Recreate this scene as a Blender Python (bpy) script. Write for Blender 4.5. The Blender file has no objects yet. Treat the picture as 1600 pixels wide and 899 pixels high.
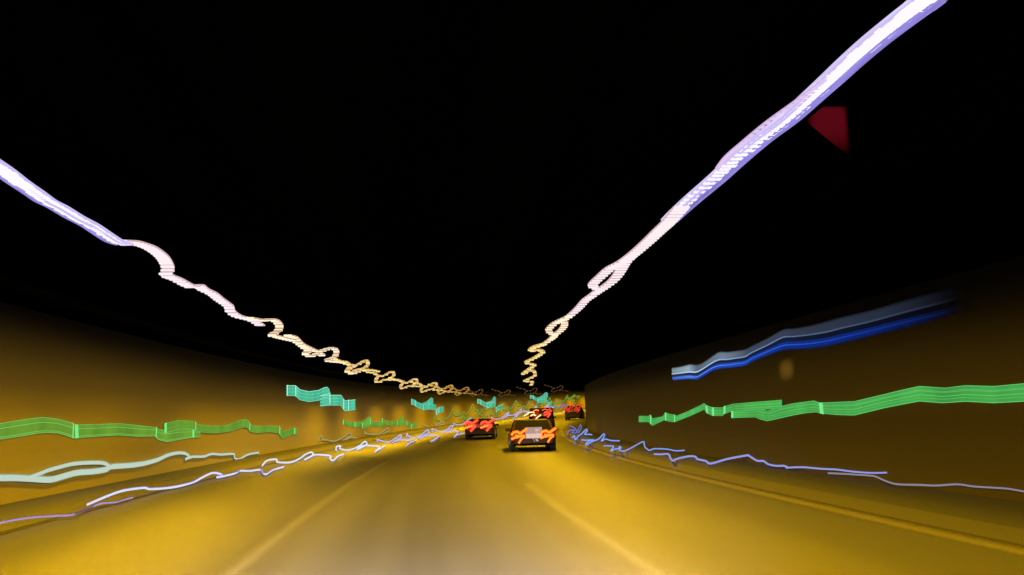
import bpy, bmesh, math, random
from mathutils import Vector, Matrix
random.seed(7)
SC = bpy.context.scene
COL = SC.collection

# ------------------------------------------------------------------ camera, world, exposure
YAW, PITCH, ROLL, EYE = 0.10826, 0.16149, 0.03, 1.3
fw = Vector((math.sin(YAW)*math.cos(PITCH), math.cos(YAW)*math.cos(PITCH), math.sin(PITCH)))
r0 = Vector((math.cos(YAW), -math.sin(YAW), 0)); u0 = r0.cross(fw)
rt = r0*math.cos(ROLL) - u0*math.sin(ROLL); up = u0*math.cos(ROLL) + r0*math.sin(ROLL)
cd = bpy.data.cameras.new('camera'); cam = bpy.data.objects.new('camera', cd); COL.objects.link(cam)
cam.matrix_world = Matrix(((rt.x, up.x, -fw.x, 0), (rt.y, up.y, -fw.y, 0), (rt.z, up.z, -fw.z, EYE), (0, 0, 0, 1)))
cd.sensor_width = 36; cd.lens = 36*1255/1600; cd.clip_start = .05; cd.clip_end = 2000
SC.camera = cam
w = bpy.data.worlds.new('World'); SC.world = w; w.use_nodes = True
nt = w.node_tree; bg = nt.nodes['Background']
sky = nt.nodes.new('ShaderNodeTexSky'); sky.sky_type = 'NISHITA'; sky.sun_disc = False
sky.sun_elevation = math.radians(-8); sky.sun_rotation = math.radians(200)
nt.links.new(sky.outputs[0], bg.inputs[0]); bg.inputs[1].default_value = .05      # night: the tunnel is closed, nothing of it gets in
SC.view_settings.view_transform = 'Standard'; SC.view_settings.look = 'None'
SC.view_settings.exposure = 0; SC.view_settings.gamma = 1
SC.cycles.use_denoising = True
SC.cycles.max_bounces = 6; SC.cycles.diffuse_bounces = 4
SC.cycles.sample_clamp_indirect = 4

# ------------------------------------------------------------------ the tunnel's line: it bends to the right and climbs a little
BEND0, BEND, RISE = 10.0, 520.0, 0.00013
def sh(y): return max(0, y-BEND0)**2/BEND
def rise(y): return RISE*y*y if y > 0 else 0
def yaw(y): return math.atan(2*max(0, y-BEND0)/BEND)
def at(lat, y, z=0): return Vector((lat+sh(y), y, z+rise(y)))

# ------------------------------------------------------------------ helpers
def link(name, me, mat=None, parent=None):
    o = bpy.data.objects.new(name, me); COL.objects.link(o)
    if mat is not None:
        for m in (mat if isinstance(mat, (list, tuple)) else [mat]): me.materials.append(m)
    if parent is not None: o.parent = parent
    return o
def mesh(name, vs, fs, smooth=False, mi=None):
    me = bpy.data.meshes.new(name); me.from_pydata([tuple(v) for v in vs], [], fs); me.update()
    if smooth:
        for p in me.polygons: p.use_smooth = True
    if mi:
        for p, k in zip(me.polygons, mi): p.material_index = k
    return me
def tag(o, label=None, cat=None, group=None, kind=None):
    if label: o['label'] = label
    if cat: o['category'] = cat
    if group: o['group'] = group
    if kind: o['kind'] = kind
    return o
def empty(name, loc, rz=0):
    o = bpy.data.objects.new(name, None); COL.objects.link(o); o.location = loc; o.rotation_euler.z = rz
    o.empty_display_size = .2
    return o
class MB:
    def __init__(s): s.v = []; s.f = []
    def add(s, vs, fs):
        b = len(s.v); s.v += [Vector(p) for p in vs]; s.f += [tuple(i+b for i in f) for f in fs]
    def box(s, c, h, ax=None):
        X, Y, Z = ax or (Vector((1,0,0)), Vector((0,1,0)), Vector((0,0,1)))
        c = Vector(c)
        s.add([c+X*h[0]*i+Y*h[1]*j+Z*h[2]*k for i in (-1,1) for j in (-1,1) for k in (-1,1)],
              [(0,1,3,2),(4,6,7,5),(0,4,5,1),(2,3,7,6),(0,2,6,4),(1,5,7,3)])
    def loft(s, rings, closed=True, caps=True):
        n = len(rings[0]); b = len(s.v)
        for r in rings: s.v += [Vector(p) for p in r]
        for i in range(len(rings)-1):
            for j in range(n if closed else n-1):
                a = b+i*n+j; c = b+i*n+(j+1) % n
                s.f.append((a, c, c+n, a+n))
        if caps and closed:
            s.f.append(tuple(b+j for j in reversed(range(n)))); s.f.append(tuple(b+(len(rings)-1)*n+j for j in range(n)))
    def tube(s, pts, rad, n=7, sq=1):
        rings = []
        for i, p in enumerate(pts):
            t = (pts[min(i+1, len(pts)-1)] - pts[max(i-1, 0)])
            if t.length < 1e-6: t = Vector((0, 1, 0))
            t.normalize()
            a = Vector((0, 0, 1)) if abs(t.z) < .95 else Vector((1, 0, 0))
            x = t.cross(a).normalized(); y = x.cross(t).normalized()
            r = rad[i] if isinstance(rad, list) else rad
            q = [x*r*math.cos(2*math.pi*k/n) + y*r*math.sin(2*math.pi*k/n) for k in range(n)]
            rings.append([p + Vector((v.x*sq, v.y, v.z)) for v in q])
        s.loft(rings)
    def cyl(s, c, axis, r, h, n=20):
        axis = Vector(axis).normalized(); a = Vector((0,0,1)) if abs(axis.z) < .9 else Vector((1,0,0))
        x = axis.cross(a).normalized(); y = axis.cross(x); c = Vector(c)
        s.loft([[c+axis*e+x*r*math.cos(2*math.pi*k/n)+y*r*math.sin(2*math.pi*k/n) for k in range(n)] for e in (-h/2, h/2)])
    def build(s, name, mat, parent=None, smooth=False):
        me = mesh(name, s.v, s.f, smooth)
        bm = bmesh.new(); bm.from_mesh(me); bmesh.ops.recalc_face_normals(bm, faces=bm.faces[:]); bm.to_mesh(me); bm.free()
        return link(name, me, mat, parent)
def catmull(P, n):
    """points are tuples of any length; returns a smooth chain through them"""
    out = []
    for i in range(len(P)-1):
        a, b, c, d = P[max(i-1, 0)], P[i], P[i+1], P[min(i+2, len(P)-1)]
        for k in range(n):
            t = k/n
            out.append(tuple(.5*(2*q + (r_-p)*t + (2*p-5*q+4*r_-s_)*t*t + (3*q-p-3*r_+s_)*t**3) for p, q, r_, s_ in zip(a, b, c, d)))
    out.append(tuple(P[-1]))
    return out

# ------------------------------------------------------------------ materials
def nodes(name):
    m = bpy.data.materials.new(name); m.use_nodes = True
    return m, m.node_tree, m.node_tree.nodes['Principled BSDF']
def plain(name, col, rough=.5, metal=0, var=.15, scale=20):
    m, nt, b = nodes(name)
    n = nt.nodes.new('ShaderNodeTexNoise'); n.inputs['Scale'].default_value = scale; n.inputs['Detail'].default_value = 5
    r = nt.nodes.new('ShaderNodeMapRange'); r.inputs[3].default_value = 1-var; r.inputs[4].default_value = 1+var
    mx = nt.nodes.new('ShaderNodeMix'); mx.data_type = 'RGBA'; mx.blend_type = 'MULTIPLY'; mx.inputs[0].default_value = 1
    mx.inputs[6].default_value = (*col, 1)
    nt.links.new(n.outputs[0], r.inputs[0]); nt.links.new(r.outputs[0], mx.inputs[7]); nt.links.new(mx.outputs[2], b.inputs['Base Color'])
    b.inputs['Roughness'].default_value = rough; b.inputs['Metallic'].default_value = metal
    return m
def streaky(name, c1, c2, rough, sx, sy, sz, spec=.5, detail=4, lo=.35, hi=.65, roughvar=.08):
    """worn along the direction of travel: noise stretched along y in object space"""
    m, nt, b = nodes(name); L = nt.links.new
    tc = nt.nodes.new('ShaderNodeTexCoord'); mp = nt.nodes.new('ShaderNodeMapping'); mp.inputs['Scale'].default_value = (sx, sy, sz)
    n = nt.nodes.new('ShaderNodeTexNoise'); n.inputs['Scale'].default_value = 1; n.inputs['Detail'].default_value = detail
    cr = nt.nodes.new('ShaderNodeMapRange'); cr.inputs[1].default_value = lo; cr.inputs[2].default_value = hi
    mx = nt.nodes.new('ShaderNodeMix'); mx.data_type = 'RGBA'; mx.inputs[6].default_value = (*c1, 1); mx.inputs[7].default_value = (*c2, 1)
    L(tc.outputs['UV'], mp.inputs[0]); L(mp.outputs[0], n.inputs['Vector']); L(n.outputs[0], cr.inputs[0]); L(cr.outputs[0], mx.inputs[0]); L(mx.outputs[2], b.inputs['Base Color'])
    rr = nt.nodes.new('ShaderNodeMapRange'); rr.inputs[3].default_value = rough-roughvar; rr.inputs[4].default_value = rough+roughvar
    L(n.outputs[0], rr.inputs[0]); L(rr.outputs[0], b.inputs['Roughness'])
    b.inputs['Specular IOR Level'].default_value = spec
    return m
def glow(name, col, k=1, sample=False):
    m = bpy.data.materials.new(name); m.use_nodes = True; nt = m.node_tree; nt.nodes.clear()
    e = nt.nodes.new('ShaderNodeEmission'); o = nt.nodes.new('ShaderNodeOutputMaterial')
    e.inputs[0].default_value = (*col, 1); e.inputs[1].default_value = k
    nt.links.new(e.outputs[0], o.inputs[0])
    m.cycles.emission_sampling = 'AUTO' if sample else 'NONE'
    return m
def srgb(r, g, b):
    f = lambda c: (c/255/12.92 if c <= 10 else ((c/255+.055)/1.055)**2.4)
    return (f(r), f(g), f(b))
# ------------------------------------------------------------------ tunnel lamps (their glowing faces are the ribbons further down)
LAMP = (1, .565, .004)
def lamp_row(lat, z, first, power, spread, tilt):
    y = first
    while y < 150:
        near = y < 34
        ln, gap = (6.0, 6.0) if near else (3.2, 7.0)
        ld = bpy.data.lights.new('lamp_light', 'AREA'); ld.shape = 'RECTANGLE'; ld.size = .25; ld.size_y = ln
        ld.energy = power*gap; ld.color = LAMP; ld.spread = math.radians(spread)
        lo = bpy.data.objects.new('lamp_light', ld); COL.objects.link(lo)
        lo.location = at(lat, y, z); lo.rotation_euler = (0, math.radians(tilt), -yaw(y))
        y += gap
lamp_row(-4.77, 4.05, -21, 116, 135, -20)
lamp_row(3.75, 4.05, -21, 106, 135, 20)

# ------------------------------------------------------------------ setting
ROWS = [-32+2*i for i in range(20)] + [8+1.5*i for i in range(12)] + [26+2.5*i for i in range(56)]
def strip(name, prof, mat, kind='structure', rows=ROWS, smooth=True, closed=False):
    """prof: (lat, z) points swept along the tunnel; UV = metres across / along"""
    vs, fs, uv = [], [], []
    n = len(prof); acc = [0]
    for a, b in zip(prof, prof[1:]): acc.append(acc[-1]+math.hypot(b[0]-a[0], b[1]-a[1]))
    for y in rows:
        for (l, z) in prof: vs.append(at(l, y, z))
    for i in range(len(rows)-1):
        for j in range(n-1):
            a = i*n+j; fs.append((a, a+1, a+n+1, a+n)); uv.append((j, j+1, i, i+1))
    me = mesh(name, vs, fs, smooth=False)
    ul = me.uv_layers.new(name='UVMap')
    for p, (j0, j1, i0, i1) in zip(me.polygons, uv):
        for li, (j, i) in zip(p.loop_indices, ((j0, i0), (j1, i0), (j1, i1), (j0, i1))): ul.data[li].uv = (acc[j], rows[i])
    o = link(name, me, mat); tag(o, kind=kind)
    return o
ASPH = streaky('asphalt', (.028, .0272, .025), (.049, .0475, .0425), .5, .8, .035, 1, spec=.35, detail=6)
# fine surface grain as a bump, stretched along the road
nt = ASPH.node_tree; b = nt.nodes['Principled BSDF']; L = nt.links.new
tc = nt.nodes.new('ShaderNodeTexCoord'); gn = nt.nodes.new('ShaderNodeTexNoise'); gn.inputs['Scale'].default_value = 55; gn.inputs['Detail'].default_value = 8
gm = nt.nodes.new('ShaderNodeMapping'); gm.inputs['Scale'].default_value = (1, .12, 1)
bp = nt.nodes.new('ShaderNodeBump'); bp.inputs['Strength'].default_value = .12; bp.inputs['Distance'].default_value = .01
L(tc.outputs['UV'], gm.inputs[0]); L(gm.outputs[0], gn.inputs['Vector']); L(gn.outputs[0], bp.inputs['Height']); L(bp.outputs[0], b.inputs['Normal'])
# middle lane tinted paler and bluer: headlamp light put into the colour, soft borders
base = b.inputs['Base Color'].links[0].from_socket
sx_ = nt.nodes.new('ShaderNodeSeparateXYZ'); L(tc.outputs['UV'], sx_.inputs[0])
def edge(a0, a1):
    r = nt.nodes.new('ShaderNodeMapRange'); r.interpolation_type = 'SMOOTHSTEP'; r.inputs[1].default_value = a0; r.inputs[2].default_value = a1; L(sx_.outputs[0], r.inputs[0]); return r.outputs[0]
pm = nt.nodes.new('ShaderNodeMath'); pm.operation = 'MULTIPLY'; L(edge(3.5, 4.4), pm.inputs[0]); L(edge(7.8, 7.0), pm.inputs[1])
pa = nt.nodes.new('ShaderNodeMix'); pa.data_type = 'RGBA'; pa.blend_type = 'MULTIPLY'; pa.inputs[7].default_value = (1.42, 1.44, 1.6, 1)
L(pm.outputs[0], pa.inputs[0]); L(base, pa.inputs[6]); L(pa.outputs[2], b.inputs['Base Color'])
CONC = streaky('kerb_concrete', (.02, .019, .016), (.034, .031, .027), .7, 1.5, .06, 1)
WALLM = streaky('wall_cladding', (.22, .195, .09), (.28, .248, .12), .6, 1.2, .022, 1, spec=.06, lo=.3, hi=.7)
WALLR = streaky('wall_cladding_shaded', (.062, .054, .028), (.082, .071, .038), .65, 1.2, .022, 1, spec=.05, lo=.3, hi=.7)  # weaker light on the right wall put into a darker colour
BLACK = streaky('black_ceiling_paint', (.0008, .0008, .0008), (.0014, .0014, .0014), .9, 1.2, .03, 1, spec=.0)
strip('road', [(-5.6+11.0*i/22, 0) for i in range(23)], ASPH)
strip('kerb_left', [(-5.55, -.02), (-5.56, .02), (-5.72, .12), (-5.8, .14)], CONC)
strip('kerb_right', [(5.6, .14), (5.54, .125), (5.39, .02), (5.38, -.02)], CONC)
WALK = streaky('walkway_concrete', (.028, .0262, .0224), (.044, .041, .035), .75, 1.3, .04, 1)
strip('walkway_left', [(-6.915, .137), (-5.8, .137)], WALK)
strip('walkway_right', [(5.6, .137), (6.965, .137)], WALK)
def painted_falloff(m, z0, z1):
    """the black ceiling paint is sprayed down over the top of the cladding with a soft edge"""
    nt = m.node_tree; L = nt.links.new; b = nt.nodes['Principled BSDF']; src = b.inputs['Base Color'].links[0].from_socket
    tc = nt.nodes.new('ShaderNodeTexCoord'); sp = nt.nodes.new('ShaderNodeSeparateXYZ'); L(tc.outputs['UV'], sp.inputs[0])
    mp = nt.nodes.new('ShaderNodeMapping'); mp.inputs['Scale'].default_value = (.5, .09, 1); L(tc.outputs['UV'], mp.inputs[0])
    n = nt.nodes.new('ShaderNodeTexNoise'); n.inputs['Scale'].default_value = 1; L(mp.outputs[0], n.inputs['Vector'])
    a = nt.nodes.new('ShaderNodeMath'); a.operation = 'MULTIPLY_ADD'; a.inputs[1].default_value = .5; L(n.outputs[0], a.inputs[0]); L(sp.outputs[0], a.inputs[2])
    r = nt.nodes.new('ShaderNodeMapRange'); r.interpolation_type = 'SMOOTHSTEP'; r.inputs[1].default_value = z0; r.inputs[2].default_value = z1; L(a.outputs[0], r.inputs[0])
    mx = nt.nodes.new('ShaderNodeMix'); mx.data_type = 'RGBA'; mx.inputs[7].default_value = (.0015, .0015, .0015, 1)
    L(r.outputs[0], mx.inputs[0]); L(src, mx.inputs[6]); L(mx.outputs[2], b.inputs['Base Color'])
painted_falloff(WALLM, 2.0, 3.5); painted_falloff(WALLR, 1.9, 2.95)  # fading light up the walls put into the cladding colours
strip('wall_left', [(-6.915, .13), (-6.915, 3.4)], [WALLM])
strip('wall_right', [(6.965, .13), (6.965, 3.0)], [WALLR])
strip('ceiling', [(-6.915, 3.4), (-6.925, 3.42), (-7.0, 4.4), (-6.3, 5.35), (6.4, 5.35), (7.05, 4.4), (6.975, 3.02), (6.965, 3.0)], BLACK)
# closing wall behind the camera and the far dark end keep the night out
for nm, y in (('end_wall', -32), ('end_wall', 163.5)):
    vs = [at(l, y, z) for l, z in [(-7.3, -.1), (7.4, -.1), (7.4, 5.4), (-7.3, 5.4)]]
    tag(link(nm, mesh(nm, vs, [(0, 1, 2, 3)]), BLACK), kind='structure')
# painted lane lines, thin sheets with worn, feathered edges
def paint(name, col, wear, soft):
    m, nt, b = nodes(name); L = nt.links.new
    b.inputs['Base Color'].default_value = (*col, 1); b.inputs['Roughness'].default_value = .6
    tc = nt.nodes.new('ShaderNodeTexCoord'); mp = nt.nodes.new('ShaderNodeMapping'); mp.inputs['Scale'].default_value = (7, .09, 1)
    n = nt.nodes.new('ShaderNodeTexNoise'); n.inputs['Scale'].default_value = 1; n.inputs['Detail'].default_value = 5
    L(tc.outputs['UV'], mp.inputs[0]); L(mp.outputs[0], n.inputs['Vector'])
    sp = nt.nodes.new('ShaderNodeSeparateXYZ'); L(tc.outputs['UV'], sp.inputs[0])
    # distance from the line's middle, 0..1 (u runs 0..soft)
    a = nt.nodes.new('ShaderNodeMath'); a.operation = 'MULTIPLY_ADD'; a.inputs[1].default_value = 2/soft; a.inputs[2].default_value = -1; L(sp.outputs[0], a.inputs[0])
    ab = nt.nodes.new('ShaderNodeMath'); ab.operation = 'ABSOLUTE'; L(a.outputs[0], ab.inputs[0])
    mr = nt.nodes.new('ShaderNodeMapRange'); mr.interpolation_type = 'SMOOTHSTEP'; mr.inputs[1].default_value = .0; mr.inputs[2].default_value = 1; mr.inputs[3].default_value = 1; mr.inputs[4].default_value = 0; L(ab.outputs[0], mr.inputs[0])
    nr = nt.nodes.new('ShaderNodeMapRange'); nr.inputs[1].default_value = .25; nr.inputs[2].default_value = .75; nr.inputs[3].default_value = wear*.5; nr.inputs[4].default_value = wear; L(n.outputs[0], nr.inputs[0])
    mu = nt.nodes.new('ShaderNodeMath'); mu.operation = 'MULTIPLY'; L(mr.outputs[0], mu.inputs[0]); L(nr.outputs[0], mu.inputs[1]); L(mu.outputs[0], b.inputs['Alpha'])
    return m
LINE = paint('worn_white_paint', (.4, .4, .39), .14, .3)
EDGE = paint('worn_edge_paint', (.19, .172, .127), .7, .42)
def line(lat, wd, y0, y1, mat, name='lane_line'):
    rows = [y0+(y1-y0)*i/max(2, int((y1-y0)/2)) for i in range(max(2, int((y1-y0)/2))+1)]
    strip(name, [(lat-wd/2, .004), (lat+wd/2, .004)], mat, rows=rows)
line(-1.75, .3, -20, 27, LINE)
line(1.86, .3, -20, 16, LINE)
for y0 in range(32, 140, 9): line(-1.75, .3, y0, y0+4, LINE); line(1.86, .3, y0, y0+4, LINE)
line(5.18, .42, -20, 150, EDGE, 'edge_line')

# cable tray on the black upper wall
tr = empty('cable_tray', at(-6.93, 2, 3.7))
TRAYM = plain('dull_zinc', (.002, .002, .002), .8, 0); TRAYM.node_tree.nodes['Principled BSDF'].inputs['Specular IOR Level'].default_value = .02
for (l0, l1, z0, z1, nm) in ((-6.93, -6.73, 3.66, 3.68, 'tray_floor'), (-6.73, -6.715, 3.66, 3.76, 'tray_rim')):
    m = MB(); m.loft([[at(l, y, z)-tr.location for l, z in ((l0, z0), (l1, z0), (l1, z1), (l0, z1))] for y in ROWS if -10 < y < 80])
    m.build(nm, TRAYM, tr)
tag(tr, 'thin dark cable tray running along the black wall above the lit cladding', 'cable tray')

# red windscreen reflection, built as a dim glowing panel under the ceiling
px = [(4.653, 9.0, 4.801), (4.903, 9.0, 4.995), (5.221, 9.0, 4.999), (5.195, 9.0, 4.345), (5.003, 9.0, 4.491)]
rp = empty('red_reflection', (px[2][0]-.15, 9.0, px[1][2]))
m = MB(); c0 = Vector(rp.location)
m.loft([[Vector((x, 9.0+dy, z))-c0 for (x, y, z) in px] for dy in (-.02, .02)])
m.build('panel', plain('red_reflection_back', (.002, .0003, .0003), 1), rp)
bpy.data.materials['red_reflection_back'].node_tree.nodes['Principled BSDF'].inputs['Specular IOR Level'].default_value = 0
m = MB(); m.loft([[Vector((c0.x+(x-c0.x)*.97, 8.976+dy, c0.z-.3+(z-c0.z+.3)*.97))-c0 for (x, y, z) in px] for dy in (-.003, .003)])
m.build('lit_reflection', glow('red_reflection_face', srgb(56, 5, 12)), rp)
m = MB(); m.box((.05, .0, .17), (.012, .012, .17)); m.box((-.12, 0, .17), (.012, .012, .17)); m.build('added_hanger', TRAYM, rp)  # rods added as a support for the reflection panel
tag(rp, 'dim dark red windscreen reflection built as a slanted panel beside the long violet ribbon', 'red panel')
def soft_face(nm, col, x0, x1, z0, z1, z2=None, radial=False):
    m = glow(nm, col); nt = m.node_tree; L = nt.links.new; e = next(n for n in nt.nodes if n.type == 'EMISSION'); out = next(n for n in nt.nodes if n.type == 'OUTPUT_MATERIAL')
    tc = nt.nodes.new('ShaderNodeTexCoord'); sp = nt.nodes.new('ShaderNodeSeparateXYZ'); L(tc.outputs['Generated'], sp.inputs[0])
    def ramp(sock, a, b):
        r = nt.nodes.new('ShaderNodeMapRange'); r.interpolation_type = 'SMOOTHSTEP'; r.inputs[1].default_value = a; r.inputs[2].default_value = b; L(sock, r.inputs[0]); return r.outputs[0]
    def mul(a, b):
        k = nt.nodes.new('ShaderNodeMath'); k.operation = 'MULTIPLY'; L(a, k.inputs[0]); L(b, k.inputs[1]); return k.outputs[0]
    ax = sp.outputs[1] if radial else sp.outputs[0]
    al = mul(mul(ramp(ax, *x0), ramp(ax, *x1)), mul(ramp(sp.outputs[2], *z0), ramp(sp.outputs[2], *z1)))
    tr = nt.nodes.new('ShaderNodeBsdfTransparent'); ms = nt.nodes.new('ShaderNodeMixShader')
    L(al, ms.inputs[0]); L(tr.outputs[0], ms.inputs[1]); L(e.outputs[0], ms.inputs[2]); L(ms.outputs[0], out.inputs[0])
    return m
rp.children[1].data.materials[0] = soft_face('red_reflection_face', srgb(84, 8, 18), (0, .3), (1.02, .82), (-.05, .75), (1.05, .9))
# small amber wall lamp box below the blue sign trail
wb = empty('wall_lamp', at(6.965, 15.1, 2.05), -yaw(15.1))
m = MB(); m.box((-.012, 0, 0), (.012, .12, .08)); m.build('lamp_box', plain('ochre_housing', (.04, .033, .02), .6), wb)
m = MB(); m.box((-.03, 0, 0), (.004, .46, .26)); m.build('lens', soft_face('amber_glow', srgb(92, 68, 18), (0, .5), (1, .5), (0, .5), (1, .5), radial=True), wb)  # soft lamp glow on the wall painted as a fading amber patch
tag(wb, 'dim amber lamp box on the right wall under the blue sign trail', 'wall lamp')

# ------------------------------------------------------------------ light trails
M = {}
def G(name, rgb, k=1): M[name] = glow(name, srgb(*rgb), k); return M[name]
G('pale_violet', (206, 190, 248))
SETS = {   # core / hatch bars / side strand
 'violet': (G('violet_white', (222, 210, 255), 1), G('white_core', (250, 246, 255), 1.05), G('violet_edge', (150, 138, 226))),
 'pink': (G('pink_dim', (214, 178, 188)), G('pink_white', (255, 240, 244), 1.0), None),
 'lilac': (G('lilac_strand', (208, 176, 228)), G('lilac_bright', (226, 200, 240)), None),
 'warm': (G('warm_dim', (205, 166, 136)), G('warm_white', (255, 236, 205), 1.15), None),
 'gold': (G('gold_dim', (206, 164, 96)), G('gold_bright', (255, 226, 150), 1.1), None),
 'amber': (G('amber_dim', (190, 140, 62)), G('amber_bright', (228, 182, 92)), None),
 'brown': (G('brown_dim', (150, 108, 48)), G('brown_bright', (178, 135, 66)), None),
 'dusk': (G('dusk_dim', (70, 50, 24)), G('dusk_bright', (112, 82, 42)), None)}
TUBES = {'mauve': (176, 152, 205), 'whiteblue': (226, 231, 255), 'lilacline': (192, 186, 234), 'blue': (104, 118, 205), 'bluebright': (134, 164, 250),
 'lilacblue': (150, 156, 224), 'greylilac': (140, 134, 150), 'silver': (192, 212, 194), 'tan': (160, 150, 92), 'greendim': (104, 156, 62), 'gold': (224, 180, 84)}
for k_, v_ in TUBES.items(): G('tube_'+k_, v_, 1)
FR = {'whiteblue': G('blue_sheath', (150, 150, 228)), 'mauve': G('mauve_sheath', (112, 84, 120)), 'bluebright': G('deep_blue_sheath', (70, 92, 215)), 'lilacline': G('lilac_sheath', (120, 104, 140)),
      'lilacblue': G('slate_sheath', (76, 74, 130)), 'silver': G('silver_sheath', (150, 158, 120))}
BANDS = {'green': (G('green_dim', (104, 150, 46)), G('green_line', (120, 196, 96)), G('green_bar', (120, 240, 130))),
 'greenr': (G('green_field', (70, 164, 70)), G('green_thread', (104, 206, 122)), G('green_flash', (122, 236, 140))),
 'teal': (G('teal_field', (74, 184, 144)), G('teal_line', (150, 246, 214)), G('teal_flash', (190, 255, 236)))}

DIMT = {'green': G('green_dim_thread', (104, 162, 58)), 'greenr': G('green_mid_thread', (84, 180, 90)), 'teal': G('teal_mid_thread', (100, 210, 172))}
def build_sweep(name, label, cat, group, mat, paths, hw, ht, step, violet):
    core, bars, edge = SETS[mat]
    mc, mb_, me_, mp_ = MB(), MB(), MB(), MB()
    root = empty(name, paths[0][0])
    o = Vector(paths[0][0])
    for P in paths:
        C = catmull([tuple(p) for p in P], 5)
        rings, er = [], []
        rn = random.Random(len(label)); strands = []
        for q in range(7 if violet else 0):
            c0 = -1+2*(q+.5)/7; strands.append((c0, rn.uniform(.09, .2), rn.uniform(0, 6.28), rn.uniform(.3, .8), rn.uniform(-.25, .25), []))
        for (x, y, z) in C:
            X = Vector((math.cos(yaw(y)), -math.sin(yaw(y)), 0)); Z = Vector((0, ht*.3, ht*.5))
            c = Vector((x, y, z+ht*.6)) - o
            a, b = (-1, 1)
            if violet > 0: b = .1
            if violet < 0: a = -.1
            n = [c+X*hw*a-Z, c+X*hw*b-Z, c+X*hw*b+Z, c+X*hw*a+Z]
            rings.append(n)
            if violet:
                for (c0, hwid, ph, fq, amp, rr) in strands:
                    m0 = max(-1.02, min(1.02, c0+amp*math.sin(y*fq+ph)*.6)); zz = Vector((0, 0, -.004-.012*(1+math.sin(y*fq*1.3+ph))))
                    rr.append([c+zz+X*hw*(m0-hwid)-Z*.7, c+zz+X*hw*(m0+hwid)-Z*.7, c+zz+X*hw*(m0+hwid)+Z*.7, c+zz+X*hw*(m0-hwid)+Z*.7])
        mc.loft(rings)
        for (c0, hwid, ph, fq, amp, rr) in strands: (me_ if c0*violet > -.1 else mp_).loft(rr)
        # hatch bars, one each few pixels of travel as seen down the tunnel
        acc = 9; last = None; rnb = random.Random(5)
        for (x, y, z) in C:
            k = (x/max(y, 1), z/max(y, 1))
            if last is not None: acc += math.hypot(k[0]-last[0], k[1]-last[1])*1255
            last = k
            if acc >= step and y > 3:
                acc = 0
                X = Vector((math.cos(yaw(y)), -math.sin(yaw(y)), 0)); Y = Vector((-X.y, X.x, 0))
                cx = Vector((x, y, z)) - o; h = hw*.99
                hz = min(.3*step*y/1255, ht*1.3)
                if violet:
                    lo_, hi_ = -rnb.uniform(.75, .95), rnb.uniform(.15, .42)      # ragged edge towards the violet side
                    cx += X*hw*((lo_+hi_)/2*violet); h = hw*(hi_-lo_)/2; hz = .02
                mb_.box(cx-Y*.03, (h, .03+ht*.5, hz), (X, Y, Vector((0, 0, 1))))
    mc.build('glowing_band', core, root)
    if violet:
        tag(me_.build('violet_strands', edge, root), kind='stuff'); tag(mp_.build('pale_strands', M['pale_violet'], root), kind='stuff')
    if mb_.v: tag(mb_.build('light_bars', bars, root), kind='stuff')
    tag(root, label, cat, group)
def build_tube(name, label, cat, group, mat, pts, extra=None):
    o = Vector(pts[0][:3]); root = empty(name, o)
    def one(nm, pp, m, k, dx):
        C = catmull(pp, 4); mm = MB()
        mm.tube([Vector(p[:3])-o+Vector((0, dx, 0)) for p in C], [max(.004, p[3])*k for p in C], 8, .45 if mat == 'silver' else 1)
        mm.build(nm, m, root, True)
    sheath = FR.get(mat) if pts[0][1] < 20 else None
    for i, pp in enumerate([pts]+([extra] if extra else [])):
        one('glowing_core', pp, M['tube_'+mat], .84 if sheath else 1, -.0)
        if sheath:      # wider, darker colour fringe of the streak, built as a second glowing tube
            C = catmull(pp, 4); mm = MB()
            mm.tube([Vector(p[:3])-o+Vector(((.9 if pp[0][0] > 2 else -.9)*p[3]*.5, p[3]*2.2, 0)) for p in C], [max(.005, p[3])*1.05 for p in C], 8, .45 if mat == 'silver' else 1)
            mm.build('coloured_fringe', sheath, root, True)
    tag(root, label, cat, group)
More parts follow.
